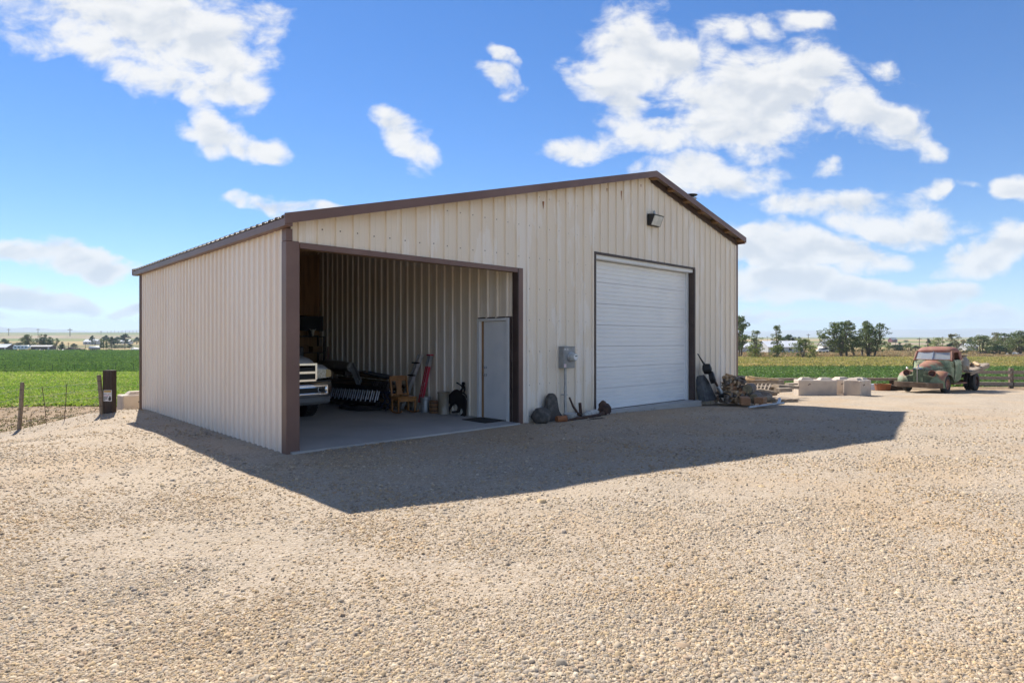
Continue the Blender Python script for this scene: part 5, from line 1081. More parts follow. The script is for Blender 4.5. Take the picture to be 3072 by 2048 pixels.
# cab
cb = MB().loft([supr(-.62, -1.77, .70, .46), supr(-.60, -1.79, .76, .62), supr(-.60, -1.80, .79, .95), supr(-.62, -1.80, .77, 1.25), supr(-.66, -1.80, .735, 1.38)]).build('cab', m_rp, tk, smooth=50)
MB().loft([supr(-.80, -1.83, .70, 1.70, 4.5), supr(-.79, -1.835, .70, 1.76, 4.2), supr(-.84, -1.82, .66, 1.84, 3.8), supr(-.95, -1.76, .55, 1.905, 3.4), supr(-1.12, -1.75, .35, 1.935, 3), supr(-1.3, -1.5, .1, 1.945, 3)]).build('cab_roof', m_rr, tk, smooth=50)
for s_ in (-1, 1):
    MB().tube([(-.70, s_ * .70, 1.34), (-.80, s_ * .675, 1.55), (-.90, s_ * .64, 1.74)], [.045, .04, .045], 8).build('pillar', m_rr, tk, smooth=True)
    MB().loft([[V3(x, s_ * y, z) for x in (-1.50, -1.78) for y in (.0,)] if False else [V3(x, s_ * (.735 - .07 * (z - 1.36) / .36) + dy, z) for x, dy in ((-1.52, -.02), (-1.78, -.02), (-1.78, .02), (-1.52, .02))] for z in (1.36, 1.73)]).build('pillar', m_rr, tk)
    dr = MB().loft([[V3(x, s_ * (yy + dy), z) for dy in (0, .012) for x in ((-.80, -1.54) if dy == 0 else (-1.54, -.80))] for z, yy in ((.52, .735), (.70, .772), (.95, .790), (1.20, .780), (1.36, .742))]).build('door', m_rp, tk, smooth=30)
    for xs in (-.80, -1.54): MB().tube([(xs, s_ * .745, .53), (xs, s_ * .783, .72), (xs, s_ * .800, .95), (xs, s_ * .79, 1.20), (xs, s_ * .752, 1.36)], .007, 5).build('door_gap', m_dark, dr)
    MB().tube([(-1.40, s_ * .80, 1.14), (-1.40, s_ * .84, 1.14), (-1.50, s_ * .845, 1.13)], .012, 6).build('handle', m_rust, dr)
    MB().tube([(-.82, s_ * .735, 1.38), (-.98, s_ * .675, 1.69), (-1.47, s_ * .675, 1.71), (-1.52, s_ * .735, 1.38)], .016, 6).build('window_frame', m_rr, dr)
    # windshield halves in a shallow V
    c0, c1, o0, o1 = V3(-.64, s_ * .012, 1.385), V3(-.80, s_ * .012, 1.72), V3(-.70, s_ * .655, 1.385), V3(-.86, s_ * .615, 1.715)
    gl = bpy.data.materials.get('sky_glare_glass')
    if gl is None:
        gl = bpy.data.materials.new('sky_glare_glass'); gl.use_nodes = True; nt = gl.node_tree; b_ = nt.nodes['Principled BSDF']; b_.inputs['Base Color'].default_value = (.50, .55, .60, 1); b_.inputs['Roughness'].default_value = .25; tr_ = nd(nt, 'ShaderNodeBsdfTransparent')  # pale base colour stands in for the sky reflected in the panes
        mxn = nd(nt, 'ShaderNodeMixShader', i_0=.45); nt.links.new(b_.outputs[0], mxn.inputs[1]); nt.links.new(tr_.outputs[0], mxn.inputs[2]); nt.links.new(mxn.outputs[0], nt.nodes['Material Output'].inputs[0])
    MB().loft([[p + V3(dx, 0, 0) for p in (c0, o0, o1, c1)] for dx in (0, -.006)]).build('windshield', gl, tk)
    MB().tube([c0, o0, o1, c1], .016, 6).build('windshield_frame', m_rr, tk)
MB().tube([(-.635, 0, 1.38), (-.795, 0, 1.73)], .018, 6).build('center_post', m_alu, tk)
rw = MB().bx(-1.805, -1.775, -.70, -.30, 1.36, 1.73).bx(-1.805, -1.775, .30, .70, 1.36, 1.73).bx(-1.805, -1.775, -.30, .30, 1.36, 1.44).bx(-1.805, -1.775, -.30, .30, 1.66, 1.73).build('cab_back', m_rr, tk)
MB().bx(-1.75, -1.47, -.66, .66, .95, 1.42).build('seat_back', m_dark, tk)
MB().tube([(-.98, -.30, 1.30), (-.92, -.30, 1.36)], .01, 5).lathe([(.17, 0), (.185, .012), (.17, .024), (.155, .012)], 18, Matrix.Translation((-1.0, -.30, 1.34)) @ Matrix.Rotation(R(-60), 4, 'Y'), cap=False).build('steering_wheel', m_black, tk)
MB().bx(-.93, -.90, .05, .52, 1.60, 1.67).build('sun_visor', m_dark, tk)
for s_ in (-1, 1): MB().bx(-4.25, .2, s_ * .38 - .035, s_ * .38 + .035, .55, .70).build('frame_rail', m_rust, tk)
MB().tube([(-2.88, -.8, .40), (-2.88, .8, .40)], .06, 8).lathe([(.05, -.14), (.15, 0), (.05, .14)], 12, Matrix.Translation((-2.88, 0, .40))).build('rear_axle', m_rust, tk); MB().tube([(0, -.62, .385), (0, .62, .385)], .035, 8).build('front_axle', m_rust, tk)
MB().bx(-1.05, -.2, -.3, .3, .35, .75).build('transmission', m_rust, tk)
# tilted plank bed
bt = Matrix.Translation((-1.87, 0, .80)) @ Matrix.Rotation(R(7.5), 4, 'Y')
MB().bx(-2.2, .0, -.45, -.37, -.10, 0, bt).bx(-2.2, .0, .37, .45, -.10, 0, bt).build('bed_frame', m_rust, tk)
rs = random.Random(3)
for k in range(9):
    y = -.98 + k * .218; MB().bx(-2.35 - rs.uniform(0, .35), rs.uniform(-.06, .02), y, y + .205, .002, .05 + rs.uniform(0, .015), bt).build('bed_plank', m_oldwood, tk)
MB().bx(-2.30, 0, .985, 1.03, -.10, .06, bt).build('bed_side_rail', m_oldwood, tk); MB().bx(-2.30, 0, -1.03, -.985, -.10, .06, bt).build('bed_side_rail', m_oldwood, tk)
WMtk = WM[tk.name]
# milk can and debris on the bed
p = WMtk @ (bt @ V3(-.27, .68, .065)); t = thing('milk_can', 'dented grey rusty milk can standing on the truck bed behind the cab', 'milk can', tuple(p), math.atan2(fwd.y, fwd.x), rot=(0, R(0), math.atan2(fwd.y, fwd.x)))
m_can = mat('rusty_tin', (.34, .32, .27), .6, .4, col2=(.26, .17, .09), scale=4, lo=.5, hi=.68, col3=(.42, .42, .4), scale3=3)
MB().lathe([(.19, 0), (.20, .02), (.20, .20), (.205, .21), (.205, .225), (.20, .235), (.20, .40), (.17, .48), (.115, .54), (.105, .60), (.11, .61)], 20).build('body', m_can, t, smooth=40)
MB().lathe([(.11, .61), (.15, .655), (.165, .665), (.16, .68), (.12, .675), (.03, .66)], 20).build('lid', m_can, t, smooth=40)
for s_ in (-1, 1): MB().tube([(0, s_ * .195, .36), (0, s_ * .25, .38), (0, s_ * .25, .44), (0, s_ * .17, .47)], .012, 6).build('handle', m_can, t)
rs = random.Random(12)
for k in range(12):
    x = -.75 - rs.uniform(0, 1.2); y = rs.uniform(-.3, .85); q = WMtk @ (bt @ V3(x, y, .07)); r_ = rs.uniform(.06, .13)
    m_ = rs.choice([m_bone, m_split, m_oldwood, m_bark])
    mb = MB().tube([(-r_ * 2, 0, r_ * .5), (0, .02, r_ * .8), (r_ * 2.2, .03, r_ * (.6 + rs.uniform(0, 1.5)))], [r_ * .4, r_ * .7, r_ * .35], 6); mb.xf(Matrix.Translation(q) @ Matrix.Rotation(rs.uniform(0, 6), 4, 'Z'))
    solo(mb, 'wood_chunk', m_, {m_bone.name: 'bleached grey wood chunk', m_split.name: 'tan split wood chunk', m_oldwood.name: 'grey brown wood chunk', m_bark.name: 'dark bark covered wood chunk'}[m_.name] + ' heaped on the truck bed', 'wood', 'wood chunks on the truck bed', smooth=60)

# ================================================================== RAIL FENCE, GUARD TIMBERS, TUB
def fence(u0, d0, u1, d1, n, rails, h, label, name='rail_fence', ext=0.):
    a, b = gp(u0, d0), gp(u1, d1); t = thing(name, label, 'fence', tuple(a.lerp(b, .5)))
    for k in range(n):
        q = a.lerp(b, k / (n - 1)); q.z = tz(q.x, q.y); MB().bbox(-.09, .09, -.07, .07, -.3, h, .01, Matrix.Translation(q) @ Matrix.Rotation(head, 4, 'Z')).build('post', m_woodz, t, world=True)
    for z, w, hh in rails:
        for k in range(n - 1):
            p, q = a.lerp(b, k / (n - 1)), a.lerp(b, (k + 1) / (n - 1)); p.z = tz(p.x, p.y) + z; q.z = tz(q.x, q.y) + z
            dd = (q - p).normalized() * .02; MB().bar(p + dd - FW * .10, q - dd - FW * .10, w, hh).build('rail', m_oldwood, t, world=True)
    return t
fence(2905, 30.2, 3165, 29.2, 3, ((.20, .2, .18), (.50, .05, .15), (.78, .05, .16)), .98, 'grey wooden rail fence with squared posts behind the old truck')
a, b = gp(2205, 29.0), gp(2790, 29.6)
t = thing('guard_rail', 'low grey timber rail running behind the concrete blocks', 'rail', tuple(a.lerp(b, .5)))
for k in range(6): q = a.lerp(b, k / 5); q.z = tz(q.x, q.y); MB().bx(-.08, .08, -.08, .08, -.2, .38, Matrix.Translation(q)).build('post', m_tie, t, world=True)
for k in range(5):
    p, q = a.lerp(b, k / 5), a.lerp(b, (k + 1) / 5); p.z = tz(p.x, p.y) + .45; q.z = tz(q.x, q.y) + .45; MB().bar(p, q - (q - p).normalized() * .015, .16, .13).build('rail', m_oldwood, t, world=True)
c = gp(2648, 27.3); solo(MB().lathe([(.26, 0), (.30, .02), (.33, .26), (.345, .27), (.345, .29), (.31, .285), (.28, .04)], 20, Matrix.Translation(c)), 'clay_tub', m_clay, 'round terracotta tub between the blocks and the truck bumper', 'tub', smooth=40)
c = gp(2622, 27.6); solo(MB().bbox(-.12, .12, -.12, .12, 0, .28, .01, Matrix.Translation(c)), 'white_box', mat('pale_blue_box', (.5, .52, .58), .6), 'small pale box left of the terracotta tub', 'box')
c = gp(2690, 27.4); solo(MB().bbox(-.35, .35, -.12, .12, 0, .24, .015, Matrix.Translation(c) @ Matrix.Rotation(head, 4, 'Z')), 'dark_tie', m_tie, 'dark railway tie lying behind the truck bumper', 'timber')

# ================================================================== THE WHITE PICKUP IN THE BAY
pk = thing('pickup_truck', 'white pickup with chrome grille parked nose out in the open bay', 'truck', (1.30, 3.0, .004))
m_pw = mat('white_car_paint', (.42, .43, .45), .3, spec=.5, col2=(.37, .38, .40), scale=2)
m_lens = mat('headlamp_lens', (.55, .50, .36), .15, col2=(.75, .72, .62), scale=22, spec=.8)
# hood dome and fenders
hb = MB(); rings = []
for y, w_, zt, zb in ((.02, .56, 1.20, 1.17), (.05, .60, 1.27, 1.12), (.18, .63, 1.325, 1.05), (.6, .67, 1.37, 1.0), (1.15, .72, 1.40, 1.0)):
    rings.append([V3(x, y, z) for x, z in ((-w_, zb), (-w_ * .96, zt - .09), (-w_ * .82, zt - .03), (-w_ * .45, zt), (0, zt + .008), (w_ * .45, zt), (w_ * .82, zt - .03), (w_ * .96, zt - .09), (w_, zb))])
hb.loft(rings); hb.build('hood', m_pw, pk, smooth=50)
for s_ in (-1, 1):
    rings = []
    for y, xo, zt in ((.10, .90, 1.08), (.16, .95, 1.13), (.35, .985, 1.16), (.8, 1.0, 1.17), (1.3, 1.0, 1.18), (1.75, .99, 1.19)):
        rings.append([V3(s_ * x, y, z) for x, z in ((.55, .86), (.55, zt + .03), (.68, zt + .02), (xo - .08, zt - .01), (xo - .02, zt - .06), (xo, zt - .14), (xo - .01, .88))])
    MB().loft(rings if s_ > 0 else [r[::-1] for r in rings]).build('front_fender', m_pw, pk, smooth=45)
    MB().bx(s_ * .985 - .012, s_ * .985 + .012, 1.42, 1.80, .45, .90).build('fender_rear', m_pw, pk)
    hl = MB().loft([[V3(s_ * x, y + .02 * abs(x - .6), z) for x, z in ((.645, .885), (.94, .90), (.955, .98), (.93, 1.055), (.645, 1.075))] for y in (.045, .14)]).build('headlight', m_lens, pk)
    MB().loft([[V3(s_ * x, y, z) for x, z in ((.84, .895), (.945, .905), (.955, .98), (.935, 1.05), (.84, 1.065))] for y in (.042, .055)]).build('turn_signal', mat('amber_lens', (.55, .38, .16), .2), hl)
    wheel(pk, s_ * .80, .98, .41, .28, m_galv, 1, 'wheel') if False else None
    m4 = Matrix.Translation((s_ * .82, .98, .405)) @ Matrix.Rotation(math.pi / 2 * s_, 4, 'Y')
    for yy in (.98, 4.3):
        m4 = Matrix.Translation((s_ * .82, yy, .405)) @ Matrix.Rotation(math.pi / 2 * s_, 4, 'Y'); r, w = .405, .27
        wh = MB().lathe([(r * .55, -w / 2), (r * .80, -w / 2 - .004), (r * .96, -w * .44), (r * .985, -w * .36), (r * .985, w * .36), (r * .96, w * .44), (r * .80, w / 2 + .004), (r * .55, w / 2)], 30, m4, cap=False).build('wheel', m_rubber, pk, smooth=40)
        MB().lathe([(r * .56, w * .45), (r * .5, w * .3), (r * .2, w * .25), (.004, w * .3)], 18, m4, cap=False).build('rim', m_chrome, wh, smooth=40); MB().lathe([(r * .56, -w * .45), (r * .3, -w * .2), (.004, -w * .2)], 18, m4, cap=False).build('rim_back', m_dark, wh)
        tr = MB()
        for k in range(36):
            for j, xo in enumerate((-.085, 0, .085)):
                a = (k + .5 * (j % 2)) * math.pi / 18; tr.bx(-.034, .034, -.022, .022, -.004, .012, m4 @ Matrix.Rotation(a, 4, 'Z') @ Matrix.Translation((0, r * .985, xo)) @ Matrix.Rotation(-math.pi / 2, 4, 'X') @ Matrix.Rotation(math.pi / 2, 4, 'Z') @ Matrix.Rotation(.3 * (j - 1), 4, 'Z'))
        tag(tr.build('tread_blocks', m_rubber, wh), kind='stuff')
    # mirrors and cab sides
    MB().bbox(s_ * 1.14 - .09, s_ * 1.14 + .09, 1.95, 2.02, 1.28, 1.52, .02).build('mirror', m_dark, pk)
    MB().tube([(s_ * .97, 2.02, 1.34), (s_ * 1.08, 1.99, 1.36)], .015, 6).build('mirror_arm', m_dark, pk)
MB().loft([[V3(x, y, z) for x, z in ((-.56, .83), (.56, .83), (.60, .87), (.615, 1.16), (.57, 1.19), (-.57, 1.19), (-.615, 1.16), (-.60, .87))] for y in (.04, .10)]).build('grille_insert', m_black, pk)
g_ = MB()
for x0, x1, z0, z1 in ((-.62, .62, 1.155, 1.195), (-.60, .60, .825, .865), (-.62, -.58, .866, 1.154), (.58, .62, .866, 1.154), (-.579, .579, .985, 1.03), (-.025, .025, .866, .984), (-.025, .025, 1.031, 1.154)): g_.bx(x0, x1, .0, .045, z0, z1)
g_.build('grille_frame', m_chrome, pk)
bu = MB().loft([[V3(x, -.10 + .22 * (abs(x) / 1.0) ** 4 + dy, z) for dy, z in ((.03, .50), (0, .56), (0, .74), (.04, .80), (.12, .80), (.12, .50))] for x in (-1.0, -.9, -.75, -.5, 0, .5, .75, .9, 1.0)]).build('bumper', m_chrome, pk, smooth=40)
MB().loft([[V3(x, -.06 + .2 * (abs(x) / 1.0) ** 4 + dy, z) for dy, z in ((.06, .34), (0, .40), (.0, .495), (.12, .495), (.12, .36))] for x in (-.96, -.75, 0, .75, .96)]).build('valance', mat('grey_valance', (.16, .165, .17), .6), pk)
MB().bx(-.62, .58, -.112, -.09, .60, .70).build('bumper_opening', m_black, bu)
for s_ in (-1, 1): MB().lathe([(.045, 0), (.045, .02), (.004, .022)], 14, Matrix.Translation((s_ * .70, -.062, .65)) @ Matrix.Rotation(math.pi / 2, 4, 'X')).build('fog_light', m_black, bu)
fr_ = MB()
for x0, x1, z0, z1 in ((-.80, .80, .725, .74), (-.80, .80, .56, .575), (.785, .80, .576, .724), (-.80, -.785, .576, .724)): fr_.bx(x0, x1, -.112 + .0, -.03, z0, z1)
fr_.build('bumper_trim', m_chrome, bu)
MB().bx(-.98, .98, .10, .30, .80, .83).bx(-.95, .95, .13, 1.0, .50, .82).build('front_frame', m_dark, pk)
MB().bx(-.62, .62, .2, 1.6, .62, 1.02).build('engine_bay', m_dark, pk)
# cab, windshield and bed
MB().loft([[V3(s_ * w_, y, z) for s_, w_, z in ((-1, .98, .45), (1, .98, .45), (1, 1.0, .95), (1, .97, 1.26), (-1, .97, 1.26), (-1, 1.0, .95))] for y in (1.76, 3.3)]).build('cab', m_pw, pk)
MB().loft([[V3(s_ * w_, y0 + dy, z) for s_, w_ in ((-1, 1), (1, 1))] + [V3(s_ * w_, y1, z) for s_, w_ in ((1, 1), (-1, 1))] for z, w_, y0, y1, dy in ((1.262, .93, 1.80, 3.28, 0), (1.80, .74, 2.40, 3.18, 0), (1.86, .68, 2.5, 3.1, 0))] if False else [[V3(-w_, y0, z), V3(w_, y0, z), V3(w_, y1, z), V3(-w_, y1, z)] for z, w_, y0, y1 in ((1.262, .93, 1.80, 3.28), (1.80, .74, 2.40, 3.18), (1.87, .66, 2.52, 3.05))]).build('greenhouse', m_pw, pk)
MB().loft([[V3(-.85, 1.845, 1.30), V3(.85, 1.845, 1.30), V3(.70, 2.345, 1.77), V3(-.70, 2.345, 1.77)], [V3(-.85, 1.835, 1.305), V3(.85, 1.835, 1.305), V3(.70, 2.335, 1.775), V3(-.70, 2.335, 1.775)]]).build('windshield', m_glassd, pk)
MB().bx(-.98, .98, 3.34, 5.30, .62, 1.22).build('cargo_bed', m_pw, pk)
MB().bx(-.45, .45, .9, 5.2, .40, .60).build('chassis', m_dark, pk)

# ================================================================== TREES
def leaf_cloud(centers, n, size, rs, cols, drop=.0):
    """n leaf quads spread through ellipsoid clumps -> verts, faces, colours"""
    c = np.array([q[:3] for q in centers]); r = np.array([q[3] for q in centers]); wgt = r ** 2; wgt /= wgt.sum()
    idx = rs.choice(len(c), n, p=wgt); d = rs.normal(size=(n, 3)); d /= np.linalg.norm(d, axis=1)[:, None]
    rad = r[idx] * rs.uniform(.35, 1.0, n) ** .45; P_ = c[idx] + d * rad[:, None] * np.array([1, 1, .8]); P_[:, 2] -= drop * rs.random(n)
    a = rs.normal(size=(n, 3)); a /= np.linalg.norm(a, axis=1)[:, None]; b = np.cross(a, rs.normal(size=(n, 3))); b /= np.linalg.norm(b, axis=1)[:, None]
    s_ = size * rs.uniform(.6, 1.4, n)[:, None]
    Vv = np.stack([P_ - a * s_ - b * s_ * .5, P_ + a * s_ * .2 - b * s_ * .75, P_ + a * s_ + b * s_ * .1, P_ - a * s_ * .1 + b * s_ * .75], 1).reshape(-1, 3)
    cl = np.asarray(cols)[rs.integers(0, len(cols), len(c))][idx] * rs.uniform(.75, 1.3, (n, 1))
    return Vv, cl
def foliage_mesh(name, Vv, cl):
    n = len(Vv) // 4; me = bpy.data.meshes.new(name); me.vertices.add(n * 4); me.vertices.foreach_set('co', Vv.astype(np.float32).ravel()); me.loops.add(n * 4); me.loops.foreach_set('vertex_index', np.arange(n * 4)); me.polygons.add(n); me.polygons.foreach_set('loop_start', np.arange(n) * 4); me.update(); me.validate()
    at = me.color_attributes.new('col', 'FLOAT_COLOR', 'POINT'); at.data.foreach_set('color', np.repeat(np.concatenate([cl, np.ones((n, 1))], 1), 4, 0).astype(np.float32).ravel()); me.materials.append(LEAF); return me
m_trunk = mat('tree_bark', (.12, .095, .07), .9, col2=(.2, .17, .13), scale=3)
TREES = {}
def tree_kind(kind, seed, cols, n=2600, trunks=1, slim=1., base=.22, leaf=.022, clumps=34, conif=False):
    """unit-height tree: trunk mesh and crown mesh"""
    rs = np.random.default_rng(seed); rd_ = random.Random(seed); tb = MB(); cen = []
    for k in range(trunks):
        ox, oy = (0, 0) if trunks == 1 else (rd_.uniform(-.16, .16), rd_.uniform(-.10, .10)); top = .86 * (1 if k == 0 else rd_.uniform(.7, 1)); lx, ly = ox * 1.6 + rd_.uniform(-.05, .05), oy * 1.6
        P0 = V3(ox * .6, oy * .6, -.02); P1 = V3(ox, oy, .35 * top); P2 = V3(lx, ly, top)
        tb.tube([P0, P1, P2], [.022, .016, .005], 6)
        for j in range(clumps // trunks):
            f_ = base + (1 - base) * rd_.random() ** .85
            if conif: rr_ = (.23 * (1.03 - f_)) * rd_.uniform(.5, 1.) * slim; cr = .05 + .07 * (1 - f_)
            else: rr_ = slim * .27 * math.sin(math.pi * min(1, (.12 + .88 * (f_ - base) / (1 - base)) ** .75)) ** .7 * rd_.uniform(.25, 1.0); cr = rd_.uniform(.035, .085) * (.6 + .5 * slim)
            a = rd_.uniform(0, 6.283); bx_ = P0.lerp(P2, min(1, f_ / top)) if f_ < top else P2
            q = V3(bx_.x + rr_ * math.cos(a), bx_.y + rr_ * math.sin(a), f_ * .97); cen.append((q.x, q.y, q.z, cr))
            if j % 2 == 0: tb.tube([P0.lerp(P2, max(.12, f_ - .18)), q], [.007, .002], 4)
    Vv, cl = leaf_cloud(cen, n, leaf, rs, cols); tm = tb.mesh('trunk', True); tm.materials.append(m_trunk)
    TREES[kind] = (tm, foliage_mesh('crown', Vv, cl))
G1 = [(.12, .165, .055), (.15, .19, .07), (.09, .13, .045), (.18, .21, .085)]; G2 = [(.22, .26, .07), (.26, .29, .085), (.18, .22, .06)]; G3 = [(.06, .10, .045), (.075, .12, .05), (.05, .085, .042)]; G4 = [(.20, .21, .11), (.24, .24, .14), (.17, .18, .09)]; G5 = [(.09, .12, .075), (.075, .105, .065)]
tree_kind('cottonwood', 1, G1, 4200, 3, 1.05, .18, .015, 96); tree_kind('cottonwood_b', 2, G1, 3200, 2, .85, .22, .015, 72); tree_kind('sparse', 3, G5 + G1, 1800, 2, .8, .15, .016, 54)
tree_kind('bush', 4, G2, 2400, 3, 1.8, .05, .022, 66); tree_kind('bush_b', 5, G1 + G2, 2400, 3, 1.6, .05, .022, 66); tree_kind('dark', 6, G3, 2600, 1, 1.3, .10, .021, 60); tree_kind('conifer', 7, G3, 1600, 1, 1., .06, .024, 46, True)
tree_kind('olive', 8, G4, 1700, 2, 1.1, .10, .020, 40); tree_kind('poplar', 9, G1 + G2, 1400, 1, .34, .08, .020, 36); tree_kind('broad', 10, G1, 3400, 2, 1.9, .10, .019, 84)
def tree(kind, u, d, vtop, wpx, label, name='tree', grp=None, rz=0.):
    g_ = gp(u, d); h = (1024 - vtop) / F * d + CAM.z - g_.z; t = thing(name, label, 'bush' if 'bush' in name else 'tree', tuple(g_), rz or random.uniform(0, 6.28), grp)
    cm = TREES[kind][1]; nat = getattr(tree, 'w', {}).get(kind)
    if nat is None:
        co = np.empty(len(cm.vertices) * 3); cm.vertices.foreach_get('co', co); co = co.reshape(-1, 3); nat = np.percentile(co[:, 0], 98) - np.percentile(co[:, 0], 2); tree.w = {**getattr(tree, 'w', {}), kind: nat}
    sx = wpx / F * d / nat; t.scale = (sx, sx, h); WM[t.name] = Matrix()
    obj('trunk', TREES[kind][0], None, t); obj('crown', cm, None, t); return t
for a in (
    ('cottonwood_b', 2216, 150, 948, 62, 'tall loose tree showing past the right wall of the shop'), ('sparse', 2262, 172, 992, 46, 'slender sparse tree right of the tall loose one'), ('bush', 2268, 142, 1030, 44, 'yellow green bush at the foot of the slender sparse tree', 'bush'),
    ('sparse', 2335, 160, 977, 44, 'upright airy tree rising in front of the long white roof'), ('dark', 2370, 300, 1004, 42, 'round dark tree behind the long white roof'), ('bush_b', 2332, 143, 1036, 50, 'loose bush below the upright airy tree', 'bush'), ('bush_b', 2410, 143, 1016, 62, 'dense dark green bush at the right end of the white roof', 'bush'), ('bush', 2436, 150, 1035, 26, 'small pale bush right of the dense dark green one', 'bush'),
    ('cottonwood', 2540, 165, 966, 84, 'tall cottonwood on the left of the big clump behind the blocks'), ('cottonwood_b', 2580, 170, 962, 78, 'tallest cottonwood in the middle of the big clump'), ('cottonwood', 2610, 163, 970, 70, 'leaning cottonwood on the right of the big clump'), ('sparse', 2522, 161, 1000, 36, 'low spreading tree at the left foot of the big clump'),
    ('conifer', 2497, 232, 1022, 26, 'small dark conifer beside the white farmhouse'),
    ('bush', 2662, 280, 1026, 18, 'yellowish bush left of the dark hedge', 'bush'), ('dark', 2682, 282, 1034, 34, 'low dark shrub in the hedge beyond the bean field', 'bush'), ('conifer', 2700, 285, 1026, 20, 'pointed dark conifer in the hedge beyond the bean field'), ('bush_b', 2724, 280, 1030, 26, 'mixed green shrub right of the pointed conifer', 'bush'), ('dark', 2746, 280, 1037, 26, 'last dark shrub of the hedge left of the truck cab', 'bush'),
    ('bush', 2812, 300, 1011, 36, 'light green round tree above the truck cab'), ('dark', 2786, 310, 1016, 14, 'narrow dark tree left of the light green one'), ('dark', 2853, 250, 1028, 28, 'dark shrub behind the truck roof corner', 'bush'), ('olive', 2872, 190, 1002, 46, 'pale grey green tree right of the truck cab'),
    ('dark', 2912, 420, 1013, 18, 'dark tree standing alone beyond the white shed'), ('broad', 2945, 205, 1006, 72, 'broad bushy tree left in the row beyond the milk can'), ('olive', 2992, 215, 998, 44, 'thin topped grey tree in the middle of the row'), ('broad', 3020, 200, 998, 60, 'dense green tree in the row above the rail fence'), ('cottonwood', 3060, 195, 992, 66, 'tall dense tree at the right end of the row'), ('dark', 3000, 190, 1036, 52, 'low dark shrub under the row of trees', 'bush'), ('broad', 3120, 200, 1000, 70, 'green tree beyond the right end of the row'),
    # left side
    ('dark', 14, 400, 1016, 24, 'dark tree behind the grey roofed shed'), ('dark', 55, 410, 1027, 40, 'low dark tree behind the long silver trailer'), ('cottonwood', 98, 395, 1003, 34, 'tall green tree left in the farmyard grove'), ('olive', 122, 405, 1003, 28, 'pale feathery tree in the farmyard grove'), ('dark', 134, 385, 1011, 40, 'wide dark tree in the farmyard grove'), ('poplar', 150, 390, 1010, 14, 'narrow upright tree in the farmyard grove'), ('cottonwood_b', 163, 395, 1014, 22, 'right hand tree of the farmyard grove'),
    ('conifer', 186, 365, 1025, 19, 'dark pointed spruce standing apart in the farmyard'), ('dark', 220, 390, 1030, 18, 'small round dark tree behind the scrap heap'), ('dark', 277, 620, 1006, 14, 'distant dark tree beside the far white roof'),
    ('poplar', 303, 420, 1015, 7, 'thin poplar left of four in a row'), ('poplar', 310, 422, 1018, 6, 'second thin poplar of the row'), ('poplar', 319, 420, 1016, 6, 'third thin poplar of the row'), ('dark', 334, 430, 1010, 22, 'dark tree right of the thin poplars'), ('dark', 320, 600, 1006, 22, 'far dark tree above the poplar row'), ('dark', 375, 620, 1001, 30, 'big round dark tree on the far left hillside'), ('dark', 352, 640, 1010, 22, 'low far tree left of the big round one'), ('dark', 410, 640, 1011, 20, 'far tree at the brown corner of the shop'), ('dark', 389, 430, 1031, 16, 'small dark bush in the dry farmyard', 'bush'), ('broad', 345, 440, 1034, 60, 'low hazy shrub behind the utility pole', 'bush'),
    ('dark', 2352, 900, 1011, 16, 'tiny dark tree on the far right hillside'), ('dark', 2398, 900, 1010, 12, 'tiny tree next to the hillside one'), ('broad', 2720, 900, 1020, 14, 'far low tree on the plain beyond the hedge')):
    tree(*a[:6], name=a[6] if len(a) > 6 else 'tree')

# ================================================================== FAR BUILDINGS, TRAILERS, POLES
m_wroof = mat('white_metal_roof', (.78, .79, .80), .35, col2=(.7, .71, .72), scale=.3); m_groof = mat('grey_roof', (.30, .31, .32), .6); m_siding = mat('pale_siding', (.55, .56, .57), .7); m_dwall = mat('dark_shed_wall', (.09, .085, .085), .8); m_redw = mat('red_barn', (.22, .05, .045), .8); m_win = mat('window_dark', (.04, .05, .06), .2)
def shed(u, d, L_, W_, hw, hr, rz, label, mw, mr_, wins=3, name='farm_shed', cat='shed', sink=0.):
    g_ = gp(u, d); t = thing(name, label, cat, (g_.x, g_.y, g_.z - sink), head + rz)
    MB().loft([[V3(x, y, z) for y, z in ((-W_ / 2, -.3), (W_ / 2, -.3), (W_ / 2, hw), (0, hr - .05), (-W_ / 2, hw))] for x in (-L_ / 2, L_ / 2)]).build('wall', mw, t)
    for s_ in (-1, 1): MB().loft([[V3(x, s_ * y, z) for y, z in ((0, hr + .1), (W_ / 2 + .4, hw - .15), (W_ / 2 + .4, hw - .25), (0, hr))] for x in (-L_ / 2 - .3, L_ / 2 + .3)]).build('roof', mr_, t)
    for k in range(wins):
        x = (k - (wins - 1) / 2) * L_ / max(1, wins); MB().bx(x - .6, x + .6, -W_ / 2 - .06, -W_ / 2 + .02, hw * .35, hw * .75).build('window', m_win, t)
    MB().bx(L_ * .42 - .5, L_ * .42 + .5, -W_ / 2 - .05, -W_ / 2 + .02, 0, min(2.1, hw * .8)).build('door', m_siding if mw is not m_siding else m_dwall, t)
    return t
shed(2340, 235, 14, 9, 2.3, 4.4, R(4), 'long low shed with a bright white metal roof behind the trees', m_siding, m_wroof, 4)
shed(2488, 250, 7, 6, 2.6, 4.2, R(-8), 'white farmhouse with grey roof behind the small conifer', m_white, m_groof, 3, 'farmhouse', 'house')
shed(2222, 240, 9, 7, 2.2, 3.6, R(0), 'pale low shed hidden behind the tree at the shop corner', m_siding, m_wroof, 2)
shed(2902, 300, 6, 6, 2.2, 3.4, R(5), 'small white roofed shed right of the truck cab', m_siding, m_wroof, 1)
shed(2678, 900, 9, 8, 4, 7, R(10), 'far red barn beyond the hedge', m_redw, m_groof, 1, 'barn', 'barn')
shed(2498, 800, 22, 10, 4, 6, 0, 'far grey shed on the plain left of the big tree clump', m_siding, m_groof, 2)
